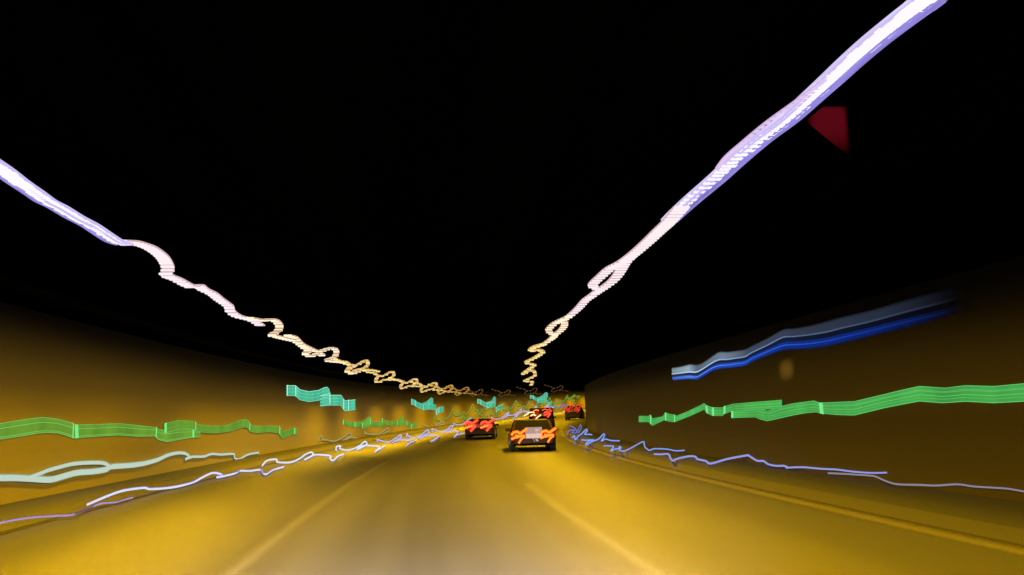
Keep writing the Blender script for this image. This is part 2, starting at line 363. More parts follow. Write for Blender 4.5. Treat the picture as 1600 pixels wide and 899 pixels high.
def build_band(name, label, cat, group, mat, edges, strands, bars):
    field, thread, flash = BANDS[mat]
    o = (Vector(edges[0][0])+Vector(edges[0][1]))/2; root = empty(name, o)
    side = 1 if edges[0][0][0] > 0 and mat == 'greenr' else -1          # which wall it hangs on
    E = [(Vector(a)-o, Vector(b)-o) for a, b in edges]
    inn = Vector((-side*.012, -.004, 0))
    m = MB(); m.loft([[a, b, b-inn, a-inn] for a, b in E]); m.build('glowing_field', field, root)
    rnd = random.Random(len(label))
    tm, dm = MB(), MB()
    for k in range(strands+1):
        f = k/strands if strands else 0
        f = min(.975, max(.025, f+(rnd.uniform(-.09, .09) if 0 < k < strands else 0)))
        h = rnd.uniform(.006, .03)
        R = []
        for a, b in E:
            c0 = a.lerp(b, max(0, f-h)); c1 = a.lerp(b, min(1, f+h))
            R.append([c0+inn*.05, c1+inn*.05, c1+inn*.6, c0+inn*.6])
        (tm if k in (0, strands) or rnd.random() < .4 else dm).loft(R)
    tag(tm.build('light_threads', thread, root), kind='stuff')
    if dm.v: tag(dm.build('dim_threads', DIMT[mat], root), kind='stuff')
    for i in bars:
        i = min(i, len(E)-2)
        a, b = E[i]; d = (b-a); t = (E[i+1][0]-E[i][0]); t = Vector((t.x, t.y, 0))
        mxl = .25 if mat != 'teal' else .05*max(abs(b.z-a.z)*8, 1)
        if t.length > mxl: t = t.normalized()*mxl
        m = MB(); w = t*.5 if t.length > .03 else Vector((0, .05, 0))
        a2, b2 = a+w+Vector((0, 0, (E[i+1][0]-a).z*.5*min(1, 1))), b+w+Vector((0, 0, (E[i+1][1]-b).z*.5))
        m.loft([[a+inn*.5, b+inn*.5, b+inn*1.4, a+inn*1.4], [a2+inn*.5, b2+inn*.5, b2+inn*1.4, a2+inn*1.4]])
        m.build('bright_bar', flash, root)
    tag(root, label, cat, group)
def build_sign(name, label, cat, ut, ub, lb):
    o = Vector(ut[0]); root = empty(name, o)
    def fade(nm, cols, v0=None, v1=None):
        m = bpy.data.materials.new(nm); m.use_nodes = True; nt = m.node_tree; nt.nodes.clear(); L = nt.links.new
        e = nt.nodes.new('ShaderNodeEmission'); out = nt.nodes.new('ShaderNodeOutputMaterial')
        tc = nt.nodes.new('ShaderNodeTexCoord'); sp = nt.nodes.new('ShaderNodeSeparateXYZ'); cr = nt.nodes.new('ShaderNodeValToRGB')
        L(tc.outputs['UV'], sp.inputs[0]); L(sp.outputs[0], cr.inputs[0]); L(cr.outputs[0], e.inputs[0])
        tr = nt.nodes.new('ShaderNodeBsdfTransparent'); ms = nt.nodes.new('ShaderNodeMixShader'); mr = nt.nodes.new('ShaderNodeMapRange'); mr.interpolation_type = 'SMOOTHSTEP'
        mr.inputs[1].default_value = .8; mr.inputs[2].default_value = 1; mr.inputs[3].default_value = 1; mr.inputs[4].default_value = 0
        L(sp.outputs[0], mr.inputs[0]); al = mr.outputs[0]
        if v0 is not None:
            vr = nt.nodes.new('ShaderNodeMapRange'); vr.interpolation_type = 'SMOOTHSTEP'; vr.inputs[1].default_value = v0; vr.inputs[2].default_value = v1
            mu = nt.nodes.new('ShaderNodeMath'); mu.operation = 'MULTIPLY'; L(sp.outputs[1], vr.inputs[0]); L(vr.outputs[0], mu.inputs[0]); L(al, mu.inputs[1]); al = mu.outputs[0]
        L(al, ms.inputs[0]); L(tr.outputs[0], ms.inputs[1]); L(e.outputs[0], ms.inputs[2]); L(ms.outputs[0], out.inputs[0])
        el = cr.color_ramp.elements
        for i, (p, c) in enumerate(cols):
            q = el[i] if i < 2 else el.new(p)
            q.position = p; q.color = (*srgb(*c), 1)
        m.cycles.emission_sampling = 'NONE'
        return m
    A = [catmull(e, 3) for e in (ut, ub, lb)]
    n = len(A[0])
    def part(nm, t, b, f0, f1, dx, mat):
        vs, fs, uv = [], [], []
        for i in range(n):
            p, q = Vector(t[i]), Vector(b[i])
            for f in (f0, f1):
                for d in (0, .012): vs.append(p.lerp(q, f)-o+Vector((-dx-d, 0, 0)))
        for i in range(n-1):
            a = i*4
            for (j, k) in ((0, 1), (1, 3), (3, 2), (2, 0)): fs.append((a+j, a+k, a+k+4, a+j+4)); uv.append(((i, j//2), (i, k//2), (i+1, k//2), (i+1, j//2)))
        me = mesh(nm, vs, fs); ul = me.uv_layers.new(name='UVMap')
        for p, u in zip(me.polygons, uv):
            for li, (x, v) in zip(p.loop_indices, u): ul.data[li].uv = (x/(n-1), v)
        return link(nm, me, mat, root)
    up_ = fade('pale_blue_face', [(0, (118, 140, 142)), (1, (9, 9, 11)), (.1, (150, 170, 190)), (.2, (86, 102, 116)), (.36, (112, 128, 148)), (.5, (62, 72, 90)), (.7, (48, 57, 74)), (.88, (40, 47, 64)), (.96, (26, 31, 42))], -.1, .4)
    lo_ = fade('deep_blue_face', [(0, (52, 84, 170)), (1, (8, 16, 44)), (.12, (66, 110, 220)), (.2, (36, 64, 160)), (.4, (34, 74, 185)), (.6, (20, 48, 135)), (.85, (14, 36, 108)), (.95, (10, 24, 66))], 1.1, .55)
    dk_ = fade('dark_gap', [(0, (40, 48, 70)), (1, (6, 8, 14)), (.5, (24, 32, 60))])
    li_ = fade('pale_line', [(0, (170, 195, 205)), (1, (26, 32, 44)), (.15, (190, 220, 250)), (.4, (130, 160, 200)), (.7, (80, 98, 130))])
    part('upper_band', A[0], A[1], 0, .9, 0, up_)
    part('middle_gap', A[1], A[2], -.1, .3, .0, dk_)
    part('lower_band', A[1], A[2], .3, 1, .002, lo_)
    part('pale_line', A[0], A[1], .78, .9, .012, li_)
    part('pale_line', A[1], A[2], .52, .62, .012, fade('bright_blue_line', [(0, (90, 130, 220)), (1, (10, 22, 60)), (.15, (110, 160, 250)), (.5, (50, 100, 225)), (.8, (26, 62, 170))]))
    tag(root, label, cat)
# the sign trails and the broad ribbons are a little uneven in brightness along their length
def uneven(m, scale, lo, hi):
    nt = m.node_tree; e = next(n for n in nt.nodes if n.type == 'EMISSION')
    tc = nt.nodes.new('ShaderNodeTexCoord'); mp = nt.nodes.new('ShaderNodeMapping'); mp.inputs['Scale'].default_value = scale
    n = nt.nodes.new('ShaderNodeTexNoise'); n.inputs['Scale'].default_value = 1; n.inputs['Detail'].default_value = 3
    r = nt.nodes.new('ShaderNodeMapRange'); r.inputs[1].default_value = .3; r.inputs[2].default_value = .7; r.inputs[3].default_value = lo; r.inputs[4].default_value = hi
    nt.links.new(tc.outputs['Object'], mp.inputs[0]); nt.links.new(mp.outputs[0], n.inputs['Vector']); nt.links.new(n.outputs[0], r.inputs[0]); nt.links.new(r.outputs[0], e.inputs[1])
for nm in ('green_dim', 'green_field', 'teal_field'): uneven(M[nm], (.6, .9, .3), .72, 1.25)
for nm in ('violet_edge', 'violet_white'): uneven(M[nm], (14, 1.5, 6), .8, 1.12)
TRAILS = [  # points traced from image pixels, cast out to tunnel surfaces, baked as metres
('sweep', 'light_ribbon', 'broad violet white light ribbon on the ceiling, entering at the left edge', 'light ribbon', 'pale lamp ribbons along the ceiling', 'violet', [[(-4.77,1.0,4.27),(-4.77,8.529,4.233),(-4.77,8.891,4.258),(-4.77,9.29,4.248),(-4.77,9.654,4.216),(-4.77,10.046,4.197),(-4.77,10.382,4.177),(-4.769,10.736,4.189),(-4.767,11.216,4.183),(-4.764,11.736,4.194),(-4.761,12.19,4.178),(-4.757,12.626,4.169),(-4.752,13.033,4.209)]],0.135,0.02,3.4,-1),
('sweep', 'light_ribbon', 'pinkish white light ribbon with a hatched S bend, joined to the broad violet one', 'light ribbon', 'pale lamp ribbons along the ceiling', 'pink', [[(-4.754,12.875,4.215),(-4.749,13.319,4.304),(-4.744,13.654,4.346),(-4.738,14.098,4.387),(-4.731,14.51,4.384),(-4.725,14.846,4.348),(-4.721,15.061,4.271),(-4.719,15.14,4.19),(-4.721,15.046,4.101),(-4.72,15.119,4.067),(-4.71,15.583,4.088),(-4.697,16.154,4.086),(-4.687,16.554,4.101),(-4.677,16.965,4.196),(-4.667,17.318,4.172),(-4.648,17.962,4.178),(-4.633,18.454,4.138),(-4.615,18.968,4.11),(-4.604,19.29,4.08),(-4.598,19.462,3.982),(-4.575,20.082,3.954),(-4.536,21.038,4.01),(-4.508,21.678,4.022),(-4.476,22.355,3.981)]],0.11,0.03,5.0,0),
('sweep', 'light_ribbon', 'warm white light ribbon with one tall hook, midway along the left ceiling row', 'light ribbon', 'pale lamp ribbons along the ceiling', 'warm', [[(-4.388,20.496,3.956),(-4.333,21.788,4.066),(-4.283,22.847,4.214),(-4.252,23.454,4.215),(-4.235,23.775,4.104),(-4.251,23.474,3.941),(-4.281,22.879,3.787),(-4.242,23.639,3.811),(-4.19,24.605,3.851),(-4.124,25.725,3.902),(-4.079,26.459,3.869),(-4.023,27.325,3.8),(-3.982,27.926,3.765),(-4.022,27.333,3.651),(-3.995,27.733,3.597),(-3.931,28.654,3.669),(-3.868,29.508,3.828),(-3.817,30.182,3.789)]],0.11,0.03,5.0,0),
('sweep', 'light_ribbon', 'cream light ribbon with a hook and a curled tail, just past the tall hook', 'light ribbon', 'pale lamp ribbons along the ceiling', 'warm', [[(-4.101,24.403,3.925),(-4.052,25.264,3.954),(-3.996,26.182,3.842),(-3.921,27.345,3.821),(-3.836,28.587,3.818),(-3.746,29.795,3.943),(-3.665,30.839,4.103),(-3.585,31.814,4.188),(-3.542,32.322,4.08),(-3.584,31.824,3.84),(-3.692,30.5,3.644),(-3.604,31.581,3.673),(-3.461,33.24,3.765),(-3.309,34.882,3.77),(-3.211,35.889,3.725),(-3.309,34.885,3.58),(-3.336,34.606,3.455),(-3.24,35.601,3.429),(-3.089,37.087,3.598)]],0.11,0.03,5.0,0),
('sweep', 'light_ribbon', 'largest of the small yellow white light curls on the left ceiling row', 'light ribbon', 'pale lamp ribbons along the ceiling', 'gold', [[(-3.39,30.522,3.663),(-3.308,31.535,3.663),(-3.218,32.594,3.713),(-3.132,33.562,3.649),(-3.067,34.275,3.669),(-2.954,35.457,3.802),(-2.83,36.693,4.027),(-2.746,37.494,4.113),(-2.712,37.82,3.958),(-2.797,37.011,3.76),(-2.893,36.07,3.617),(-2.729,37.655,3.712),(-2.546,39.327,3.781),(-2.384,40.727,3.8)],[(-3.093,33.987,3.677),(-3.157,33.284,3.501),(-3.17,33.148,3.363),(-3.093,33.991,3.386),(-2.983,35.158,3.562),(-2.862,36.38,3.664)]],0.085,0.028,5.0,0),
('sweep', 'light_ribbon', 'yellow light curl under the ceiling, above the gap after the biggest green sign trail', 'light ribbon', 'pale lamp ribbons along the ceiling', 'gold', [[(-2.804,36.947,3.629),(-2.68,38.114,3.617),(-2.546,39.326,3.658),(-2.42,40.422,3.577),(-2.325,41.227,3.59),(-2.162,42.555,3.718),(-1.985,43.935,3.945),(-1.868,44.82,4.026),(-1.821,45.173,3.855),(-1.941,44.277,3.652),(-2.076,43.231,3.51),(-1.846,44.985,3.592),(-1.594,46.812,3.644),(-1.375,48.327,3.645)],[(-2.363,40.903,3.602),(-2.457,40.103,3.42),(-2.476,39.943,3.272),(-2.364,40.898,3.286),(-2.204,42.214,3.462),(-2.032,43.576,3.557)]],0.085,0.028,5.0,0),
('sweep', 'light_ribbon', 'yellow light curl under the ceiling, straight above the second turquoise sign trail', 'light ribbon', 'pale lamp ribbons along the ceiling', 'gold', [[(-1.81,40.505,3.465),(-1.656,41.798,3.448),(-1.489,43.134,3.484),(-1.333,44.334,3.398),(-1.215,45.213,3.407),(-1.015,46.661,3.528),(-0.8,48.159,3.748),(-0.658,49.113,3.824),(-0.602,49.486,3.651),(-0.747,48.518,3.454),(-0.912,47.386,3.317),(-0.633,49.277,3.39),(-0.331,51.232,3.431),(-0.071,52.839,3.424)],[(-1.263,44.86,3.421),(-1.38,43.98,3.242),(-1.403,43.801,3.095),(-1.265,44.845,3.104),(-1.068,46.283,3.275),(-0.858,47.761,3.362)]],0.085,0.028,5.0,0),
('sweep', 'light_ribbon', 'yellow light curl under the ceiling, just to the right of the second turquoise sign trail', 'light ribbon', 'pale lamp ribbons along the ceiling', 'gold', [[(-0.915,47.365,3.574),(-0.706,48.793,3.547),(-0.483,50.262,3.578),(-0.277,51.57,3.475),(-0.122,52.526,3.479),(0.139,54.095,3.603),(0.418,55.71,3.835),(0.6,56.733,3.912),(0.671,57.127,3.719),(0.485,56.088,3.508),(0.272,54.87,3.365),(0.629,56.897,3.432),(1.013,58.976,3.465),(1.338,60.673,3.446)],[(-0.184,52.143,3.496),(-0.339,51.18,3.304),(-0.37,50.98,3.142),(-0.189,52.118,3.146),(0.069,53.681,3.325),(0.342,55.274,3.412)]],0.085,0.035,5.0,0),
('sweep', 'light_ribbon', 'thin amber light curl under the ceiling, midway between the second and third turquoise sign trails', 'light ribbon', 'pale lamp ribbons along the ceiling', 'amber', [[(0.135,54.072,3.687),(0.388,55.54,3.652),(0.656,57.044,3.677),(0.9,58.372,3.561),(1.082,59.341,3.561),(1.388,60.927,3.683),(1.711,62.552,3.916),(1.92,63.575,3.99),(2.0,63.964,3.788),(1.786,62.923,3.575),(1.54,61.7,3.432),(1.952,63.73,3.492),(2.387,65.798,3.517),(2.753,67.477,3.489)],[(1.009,58.954,3.581),(0.826,57.972,3.384),(0.788,57.766,3.215),(1.002,58.921,3.215),(1.305,60.504,3.396),(1.621,62.106,3.479)]],0.085,0.035,5.0,0),
('sweep', 'light_ribbon', 'dim amber light curl under the ceiling, last clear curl before the third turquoise trail', 'light ribbon', 'pale lamp ribbons along the ceiling', 'brown', [[(1.501,61.505,3.825),(1.797,62.977,3.781),(2.108,64.479,3.8),(2.387,65.797,3.675),(2.595,66.757,3.67),(2.942,68.324,3.789),(3.306,69.925,4.021),(3.539,70.928,4.092),(3.628,71.305,3.883),(3.389,70.283,3.669),(3.113,69.081,3.527),(3.572,71.071,3.581),(4.054,73.089,3.598),(4.455,74.719,3.564)],[(2.512,66.374,3.693),(2.301,65.396,3.493),(2.257,65.188,3.318),(2.503,66.335,3.314),(2.847,67.902,3.495),(3.204,69.48,3.574)]],0.085,0.035,5.0,0),
('sweep', 'light_ribbon', 'faint brown light squiggle under the dark ceiling, above the third turquoise sign trail', 'light ribbon', 'faint far ceiling squiggles', 'dusk', [[(3.435,78.0,4.264),(3.728,78.0,4.147),(4.023,78.0,4.102),(4.278,78.0,3.912),(4.463,78.0,3.87),(4.76,78.0,3.936),(5.061,78.0,4.112),(5.248,78.0,4.144),(5.317,78.0,3.922),(5.127,78.0,3.743),(4.902,78.0,3.638),(5.273,78.0,3.629),(5.643,78.0,3.582),(5.938,78.0,3.501)],[(4.389,78.0,3.909),(4.2,78.0,3.73),(4.159,78.0,3.548),(4.381,78.0,3.506),(4.68,78.0,3.644),(4.977,78.0,3.673)]],0.06,0.035,5.0,0),
('sweep', 'light_ribbon', 'faint brown light squiggle under the dark ceiling, left of the zigzag of gold light', 'light ribbon', 'faint far ceiling squiggles', 'dusk', [[(7.456,92.85,4.655),(7.778,92.85,4.525),(8.102,92.85,4.477),(8.381,92.85,4.268),(8.584,92.85,4.223),(8.911,92.85,4.295),(9.243,92.85,4.487),(9.448,92.85,4.522),(9.523,92.85,4.279),(9.313,92.85,4.083),(9.065,92.85,3.969),(9.473,92.85,3.958),(9.879,92.85,3.907),(10.203,92.85,3.818)],[(8.503,92.85,4.265),(8.295,92.85,4.07),(8.248,92.85,3.87),(8.491,92.85,3.823),(8.821,92.85,3.975),(9.148,92.85,4.007)]],0.06,0.035,5.0,0),
('sweep', 'light_ribbon', 'faint brown light squiggle under the dark ceiling, touching the foot of the gold zigzag', 'light ribbon', 'faint far ceiling squiggles', 'dusk', [[(11.841,106.05,5.314),(12.244,106.05,5.153),(12.651,106.05,5.092),(13.0,106.05,4.831),(13.253,106.05,4.774),(13.665,106.05,4.864),(14.083,106.05,5.105),(14.34,106.05,5.149),(14.432,106.05,4.844),(14.168,106.05,4.599),(13.856,106.05,4.457),(14.367,106.05,4.443),(14.877,106.05,4.379),(15.283,106.05,4.268)],[(13.153,106.05,4.827),(12.889,106.05,4.583),(12.83,106.05,4.333),(13.135,106.05,4.274),(13.549,106.05,4.465),(13.96,106.05,4.504)]],0.06,0.035,5.0,0),
('sweep', 'light_ribbon', 'faint brown light squiggle under the dark ceiling, above the red lamps of the farthest car', 'light ribbon', 'faint far ceiling squiggles', 'dusk', [[(17.526,119.91,6.095),(17.946,119.91,5.927),(18.37,119.91,5.864),(18.733,119.91,5.592),(18.998,119.91,5.533),(19.428,119.91,5.627),(19.866,119.91,5.878),(20.135,119.91,5.924),(20.229,119.91,5.606),(19.952,119.91,5.351),(19.625,119.91,5.203),(20.159,119.91,5.189),(20.691,119.91,5.123),(21.114,119.91,5.007)],[(18.893,119.91,5.588),(18.617,119.91,5.334),(18.553,119.91,5.074),(18.871,119.91,5.013),(19.305,119.91,5.211),(19.734,119.91,5.252)]],0.06,0.035,5.0,0),
('sweep', 'light_ribbon', 'long broad violet white light ribbon climbing to the top edge above the blue sign trail', 'light ribbon', 'pale lamp ribbons along the ceiling', 'violet', [[(3.75,1.0,4.27),(3.75,4.982,4.287),(3.75,5.193,4.28),(3.75,5.45,4.294),(3.75,5.909,4.309),(3.75,6.311,4.304),(3.75,6.644,4.29),(3.75,7.062,4.277),(3.75,7.618,4.262),(3.75,8.319,4.289),(3.75,9.048,4.289),(3.75,9.69,4.276),(3.751,10.667,4.275),(3.754,11.361,4.261),(3.756,11.761,4.244)]],0.135,0.02,3.4,1),
('sweep', 'light_ribbon', 'slim pink violet light strand running along the upper edge of the long ceiling ribbon', 'light ribbon', 'pale lamp ribbons along the ceiling', 'lilac', [[(3.6,6.579,4.228),(3.6,7.093,4.255),(3.6,7.777,4.3),(3.6,8.463,4.316),(3.6,8.944,4.318),(3.6,9.257,4.274)]],0.02,0.014,5.0,0),
('sweep', 'light_ribbon', 'pinkish white light ribbon with a narrow open eye, below the long violet ceiling ribbon', 'light ribbon', 'pale lamp ribbons along the ceiling', 'pink', [[(3.673,10.931,4.216),(3.748,11.739,4.218),(3.774,12.388,4.22),(3.812,13.262,4.223),(3.832,14.26,4.226),(3.811,15.072,4.23),(3.742,15.544,4.231),(3.721,15.974,4.233),(3.736,16.665,4.236),(3.753,17.417,4.239),(3.82,17.961,4.242),(4.008,18.353,4.244)],[(3.832,14.501,4.227),(3.879,15.142,4.23),(3.967,15.769,4.232),(4.067,16.528,4.236),(4.133,17.358,4.239),(4.137,18.172,4.243),(4.115,18.856,4.246),(4.117,19.486,4.249),(4.11,20.273,4.253),(4.187,21.39,4.259),(4.247,22.488,4.266),(4.282,23.859,4.274),(4.253,24.861,4.28)]],0.11,0.03,5.0,0),
('sweep', 'light_ribbon', 'warm white light ribbon with a small round eye, just above the gold zigzag', 'light ribbon', 'pale lamp ribbons along the ceiling', 'warm', [[(4.131,23.016,4.169),(4.053,23.806,4.174),(3.992,24.655,4.179),(4.02,25.774,4.186),(4.11,26.798,4.193),(4.396,27.944,4.202),(4.613,28.449,4.205),(4.706,29.961,4.217)],[(4.085,23.646,4.173),(4.367,25.075,4.182),(4.527,26.662,4.192),(4.589,28.444,4.205),(4.697,30.223,4.219),(4.73,32.53,4.238),(4.579,33.782,4.248)]],0.11,0.03,5.0,0),
('sweep', 'light_ribbon', 'gold light zigzag hanging down over the distant cars', 'light ribbon', 'pale lamp ribbons along the ceiling', 'gold', [[(4.071,28.0,3.828),(4.059,30.125,3.93),(4.183,32.25,3.963),(4.767,34.375,4.187),(5.294,36.5,4.243),(5.345,38.625,4.234),(5.404,40.75,4.269),(5.298,42.875,4.227),(6.028,45.0,4.217),(6.0,47.125,4.136),(5.864,49.25,3.96),(6.746,51.375,4.306),(7.186,53.5,4.085),(7.061,55.625,3.984),(6.999,57.75,3.911),(7.833,59.875,3.945),(7.951,62.0,3.748)]],0.11,0.045,5.0,0),
('tube', 'light_streak', 'thin mauve light streak lowest on the kerb, running out at the left edge', 'light streak', 'white blue light streaks along the kerb', 'mauve', [(-5.45,10.38,0.166,0.0141),(-5.449,10.864,0.155,0.0144),(-5.447,11.236,0.173,0.0146),(-5.445,11.597,0.171,0.0148),(-5.441,12.203,0.141,0.0152),(-5.435,12.788,0.088,0.0156),(-5.259,12.88,0.082,0.0154),(-5.312,13.347,0.083,0.0154),(-5.418,14.052,0.087,0.0157),(-5.412,14.426,0.105,0.0155),(-5.303,14.715,0.088,0.0152),(-5.319,15.112,0.09,0.0151),(-5.311,15.556,0.091,0.0149)]),
('tube', 'light_streak', 'longest white blue light streak on the kerb, starting above the mauve streak', 'light streak', 'white blue light streaks along the kerb', 'whiteblue', [(-5.421,13.865,0.142,0.021),(-5.414,14.339,0.182,0.0214),(-5.402,14.971,0.226,0.022),(-5.392,15.485,0.236,0.0224),(-5.373,16.331,0.205,0.0232),(-5.365,16.637,0.155,0.0233),(-5.299,17.606,0.1,0.0242),(-5.196,18.174,0.103,0.0246),(-5.217,19.112,0.107,0.0255),(-5.262,19.898,0.148,0.026),(-5.233,20.63,0.203,0.0265),(-5.213,21.1,0.173,0.0267),(-5.111,21.164,0.118,0.0263),(-5.025,20.348,0.114,0.0248),(-4.91,21.605,0.121,0.0258),(-5.007,22.683,0.127,0.0266),(-4.724,22.528,0.126,0.0259),(-4.52,22.882,0.128,0.0258),(-4.214,21.587,0.121,0.0238),(-3.989,20.911,0.117,0.0226),(-4.136,22.59,0.126,0.0239),(-4.081,23.882,0.134,0.0247)]),
('tube', 'light_streak', 'white blue light streak with a humped loop on the kerb, right after the longest one', 'light streak', 'white blue light streaks along the kerb', 'whiteblue', [(-4.879,24.968,0.141,0.0249),(-4.965,25.885,0.216,0.0258),(-4.931,26.422,0.243,0.0263),(-4.879,27.226,0.214,0.0271),(-4.752,26.718,0.153,0.0266),(-4.277,26.247,0.15,0.0261),(-4.329,28.34,0.164,0.0282),(-4.567,31.428,0.198,0.0313),(-4.489,32.351,0.237,0.0322),(-4.228,31.018,0.185,0.0309),(-4.11,29.235,0.171,0.0291),(-4.053,27.764,0.16,0.0277),(-4.13,29.575,0.174,0.0295),(-4.168,31.097,0.186,0.031),(-3.505,29.931,0.176,0.0298),(-3.26,27.94,0.161,0.0278),(-3.005,26.612,0.152,0.0265),(-3.143,29.455,0.173,0.0293),(-3.084,30.574,0.182,0.0305)]),
('tube', 'light_streak', 'white blue light streak with a square hook, just under the first tan squiggle', 'light streak', 'white blue light streaks along the kerb', 'whiteblue', [(-3.77,34.402,0.214,0.0302),(-4.041,37.065,0.29,0.0325),(-3.953,37.9,0.29,0.0332),(-3.768,35.93,0.228,0.0315),(-3.238,34.294,0.213,0.0301),(-3.153,37.968,0.247,0.0333),(-3.285,43.554,0.33,0.0382),(-2.913,39.628,0.264,0.0347),(-2.931,34.507,0.215,0.0302),(-3.029,38.226,0.25,0.0335),(-2.761,38.554,0.253,0.0338),(-2.143,36.792,0.236,0.0322),(-2.023,32.101,0.194,0.0281),(-2.002,33.494,0.206,0.0294),(-1.946,37.333,0.241,0.0327)]),
('tube', 'light_streak', 'pale lilac light squiggle with a V shaped tail, fifth streak along the kerb', 'light streak', 'white blue light streaks along the kerb', 'lilacline', [(-2.593,43.119,0.302,0.0344),(-2.842,46.824,0.351,0.0373),(-2.516,44.682,0.32,0.0356),(-1.979,42.346,0.293,0.0337),(-1.87,47.936,0.359,0.0382),(-1.739,53.928,0.456,0.043),(-1.584,47.662,0.355,0.038),(-1.761,41.068,0.279,0.0327),(-1.467,45.442,0.328,0.0362),(-0.853,43.158,0.302,0.0344),(-0.963,37.053,0.238,0.0295),(-0.882,39.876,0.267,0.0318),(-0.684,43.002,0.3,0.0343)]),
('tube', 'light_streak', 'pale lilac light squiggle along the kerb, sixth from the left edge', 'light streak', 'white blue light streaks along the kerb', 'lilacline', [(-1.282,50.235,0.388,0.038),(-1.393,55.931,0.498,0.0423),(-1.154,51.021,0.398,0.0386),(-0.584,48.659,0.368,0.0368),(-0.017,63.153,0.613,0.0478),(0.037,56.199,0.471,0.0425),(-0.561,46.675,0.343,0.0353),(0.083,51.987,0.411,0.0394),(0.647,48.902,0.371,0.037),(0.167,41.525,0.284,0.0314),(0.359,43.226,0.303,0.0327)]),
('tube', 'light_streak', 'pale lilac light squiggle touching the red lamps of the left car', 'light streak', 'white blue light streaks along the kerb', 'lilacline', [(0.333,60.151,0.53,0.0407),(0.337,64.855,0.658,0.0439),(0.602,63.704,0.588,0.0431),(1.113,58.086,0.499,0.0393),(2.112,72.708,0.836,0.0492),(2.06,68.712,0.674,0.0465),(1.168,58.025,0.498,0.0393),(2.166,58.934,0.512,0.0399),(1.496,46.586,0.342,0.0316),(1.814,50.835,0.396,0.0344),(2.39,53.661,0.434,0.0363)]),
('tube', 'light_streak', 'tiny lilac light squiggle running up to the red lamps of the left car', 'light streak', 'tiny lilac squiggles by the cars', 'lilacline', [(2.318,72.734,0.823,0.0319),(2.323,72.752,1.035,0.0319),(2.572,73.775,0.913,0.0323),(3.183,76.221,0.876,0.0334),(3.809,78.634,1.192,0.0345),(4.237,80.238,1.492,0.0352),(4.164,79.967,1.212,0.035),(3.456,77.284,0.847,0.0339),(4.228,80.202,1.126,0.0351),(5.185,83.661,1.128,0.0367),(4.232,73.948,0.771,0.0324),(4.963,81.914,0.932,0.0359),(5.508,84.794,1.156,0.0372)]),
('tube', 'light_streak', 'tiny lilac light squiggle just right of the red lamps of the left car', 'light streak', 'tiny lilac squiggles by the cars', 'lilacline', [(7.055,89.992,1.212,0.0394),(7.064,90.022,1.476,0.0395),(7.425,91.183,1.332,0.04),(8.306,93.96,1.303,0.0412),(9.204,96.695,1.712,0.0424),(9.815,98.508,2.093,0.0432),(9.708,98.193,1.745,0.043),(8.697,95.16,1.274,0.0417),(9.796,98.453,1.641,0.0431),(11.138,102.313,1.666,0.0448),(9.555,91.849,1.157,0.0403),(10.93,101.727,1.415,0.0446),(11.588,103.573,1.708,0.0454)]),
('tube', 'light_streak', 'tiny lilac light squiggle between the left car and the van', 'light streak', 'tiny lilac squiggles by the cars', 'lilacline', [(9.525,97.653,1.62,0.0428),(9.535,97.682,1.867,0.0428),(9.886,98.718,1.737,0.0433),(10.742,101.191,1.72,0.0443),(11.606,103.623,2.107,0.0454),(12.19,105.231,2.463,0.0461),(12.087,104.949,2.142,0.046),(11.118,102.258,1.698,0.0448),(12.171,105.178,2.047,0.0461),(13.44,108.583,2.083,0.0476),(12.775,106.815,1.598,0.0468),(13.244,108.065,1.851,0.0474),(13.862,109.691,2.124,0.0481)]),
('tube', 'light_streak', 'tiny lilac light squiggle above the amber lamps of the van', 'light streak', 'tiny lilac squiggles by the cars', 'lilacline', [(12.584,106.299,2.093,0.0466),(12.595,106.33,2.333,0.0466),(12.951,107.285,2.21,0.047),(13.814,109.565,2.203,0.048),(14.682,111.806,2.585,0.049),(15.265,113.286,2.931,0.0496),(15.161,113.024,2.622,0.0495),(14.192,110.547,2.186,0.0484),(15.244,113.233,2.532,0.0496),(16.501,116.352,2.577,0.051),(15.842,114.728,2.107,0.0503),(16.307,115.875,2.354,0.0508),(16.918,117.365,2.621,0.0514)]),
('tube', 'light_streak', 'tiny lilac light squiggle above the red lamps of the van', 'light streak', 'tiny lilac squiggles by the cars', 'lilacline', [(15.214,113.156,2.369,0.0496),(15.226,113.186,2.594,0.0496),(15.567,114.043,2.48,0.05),(16.393,116.087,2.477,0.0509),(17.22,118.095,2.834,0.0518),(17.774,119.42,3.156,0.0523),(17.675,119.183,2.87,0.0522),(16.753,116.965,2.463,0.0513),(17.753,119.369,2.786,0.0523),(18.938,122.152,2.832,0.0535),(18.317,120.701,2.396,0.0529),(18.755,121.725,2.626,0.0533),(19.329,123.054,2.873,0.0539)]),
('tube', 'light_streak', 'tiny blue light squiggle just left of the farthest car', 'light streak', 'tiny lilac squiggles by the cars', 'blue', [(19.318,123.028,2.686,0.0539),(19.331,123.058,2.896,0.0539),(19.661,123.814,2.791,0.0543),(20.457,125.619,2.79,0.0551),(21.252,127.393,3.123,0.0558),(21.783,128.562,3.422,0.0563),(21.687,128.351,3.157,0.0562),(20.803,126.393,2.778,0.0554),(21.761,128.514,3.08,0.0563),(22.887,130.96,3.124,0.0574),(22.295,129.681,2.72,0.0568),(22.712,130.583,2.933,0.0572),(23.257,131.752,3.162,0.0577)]),
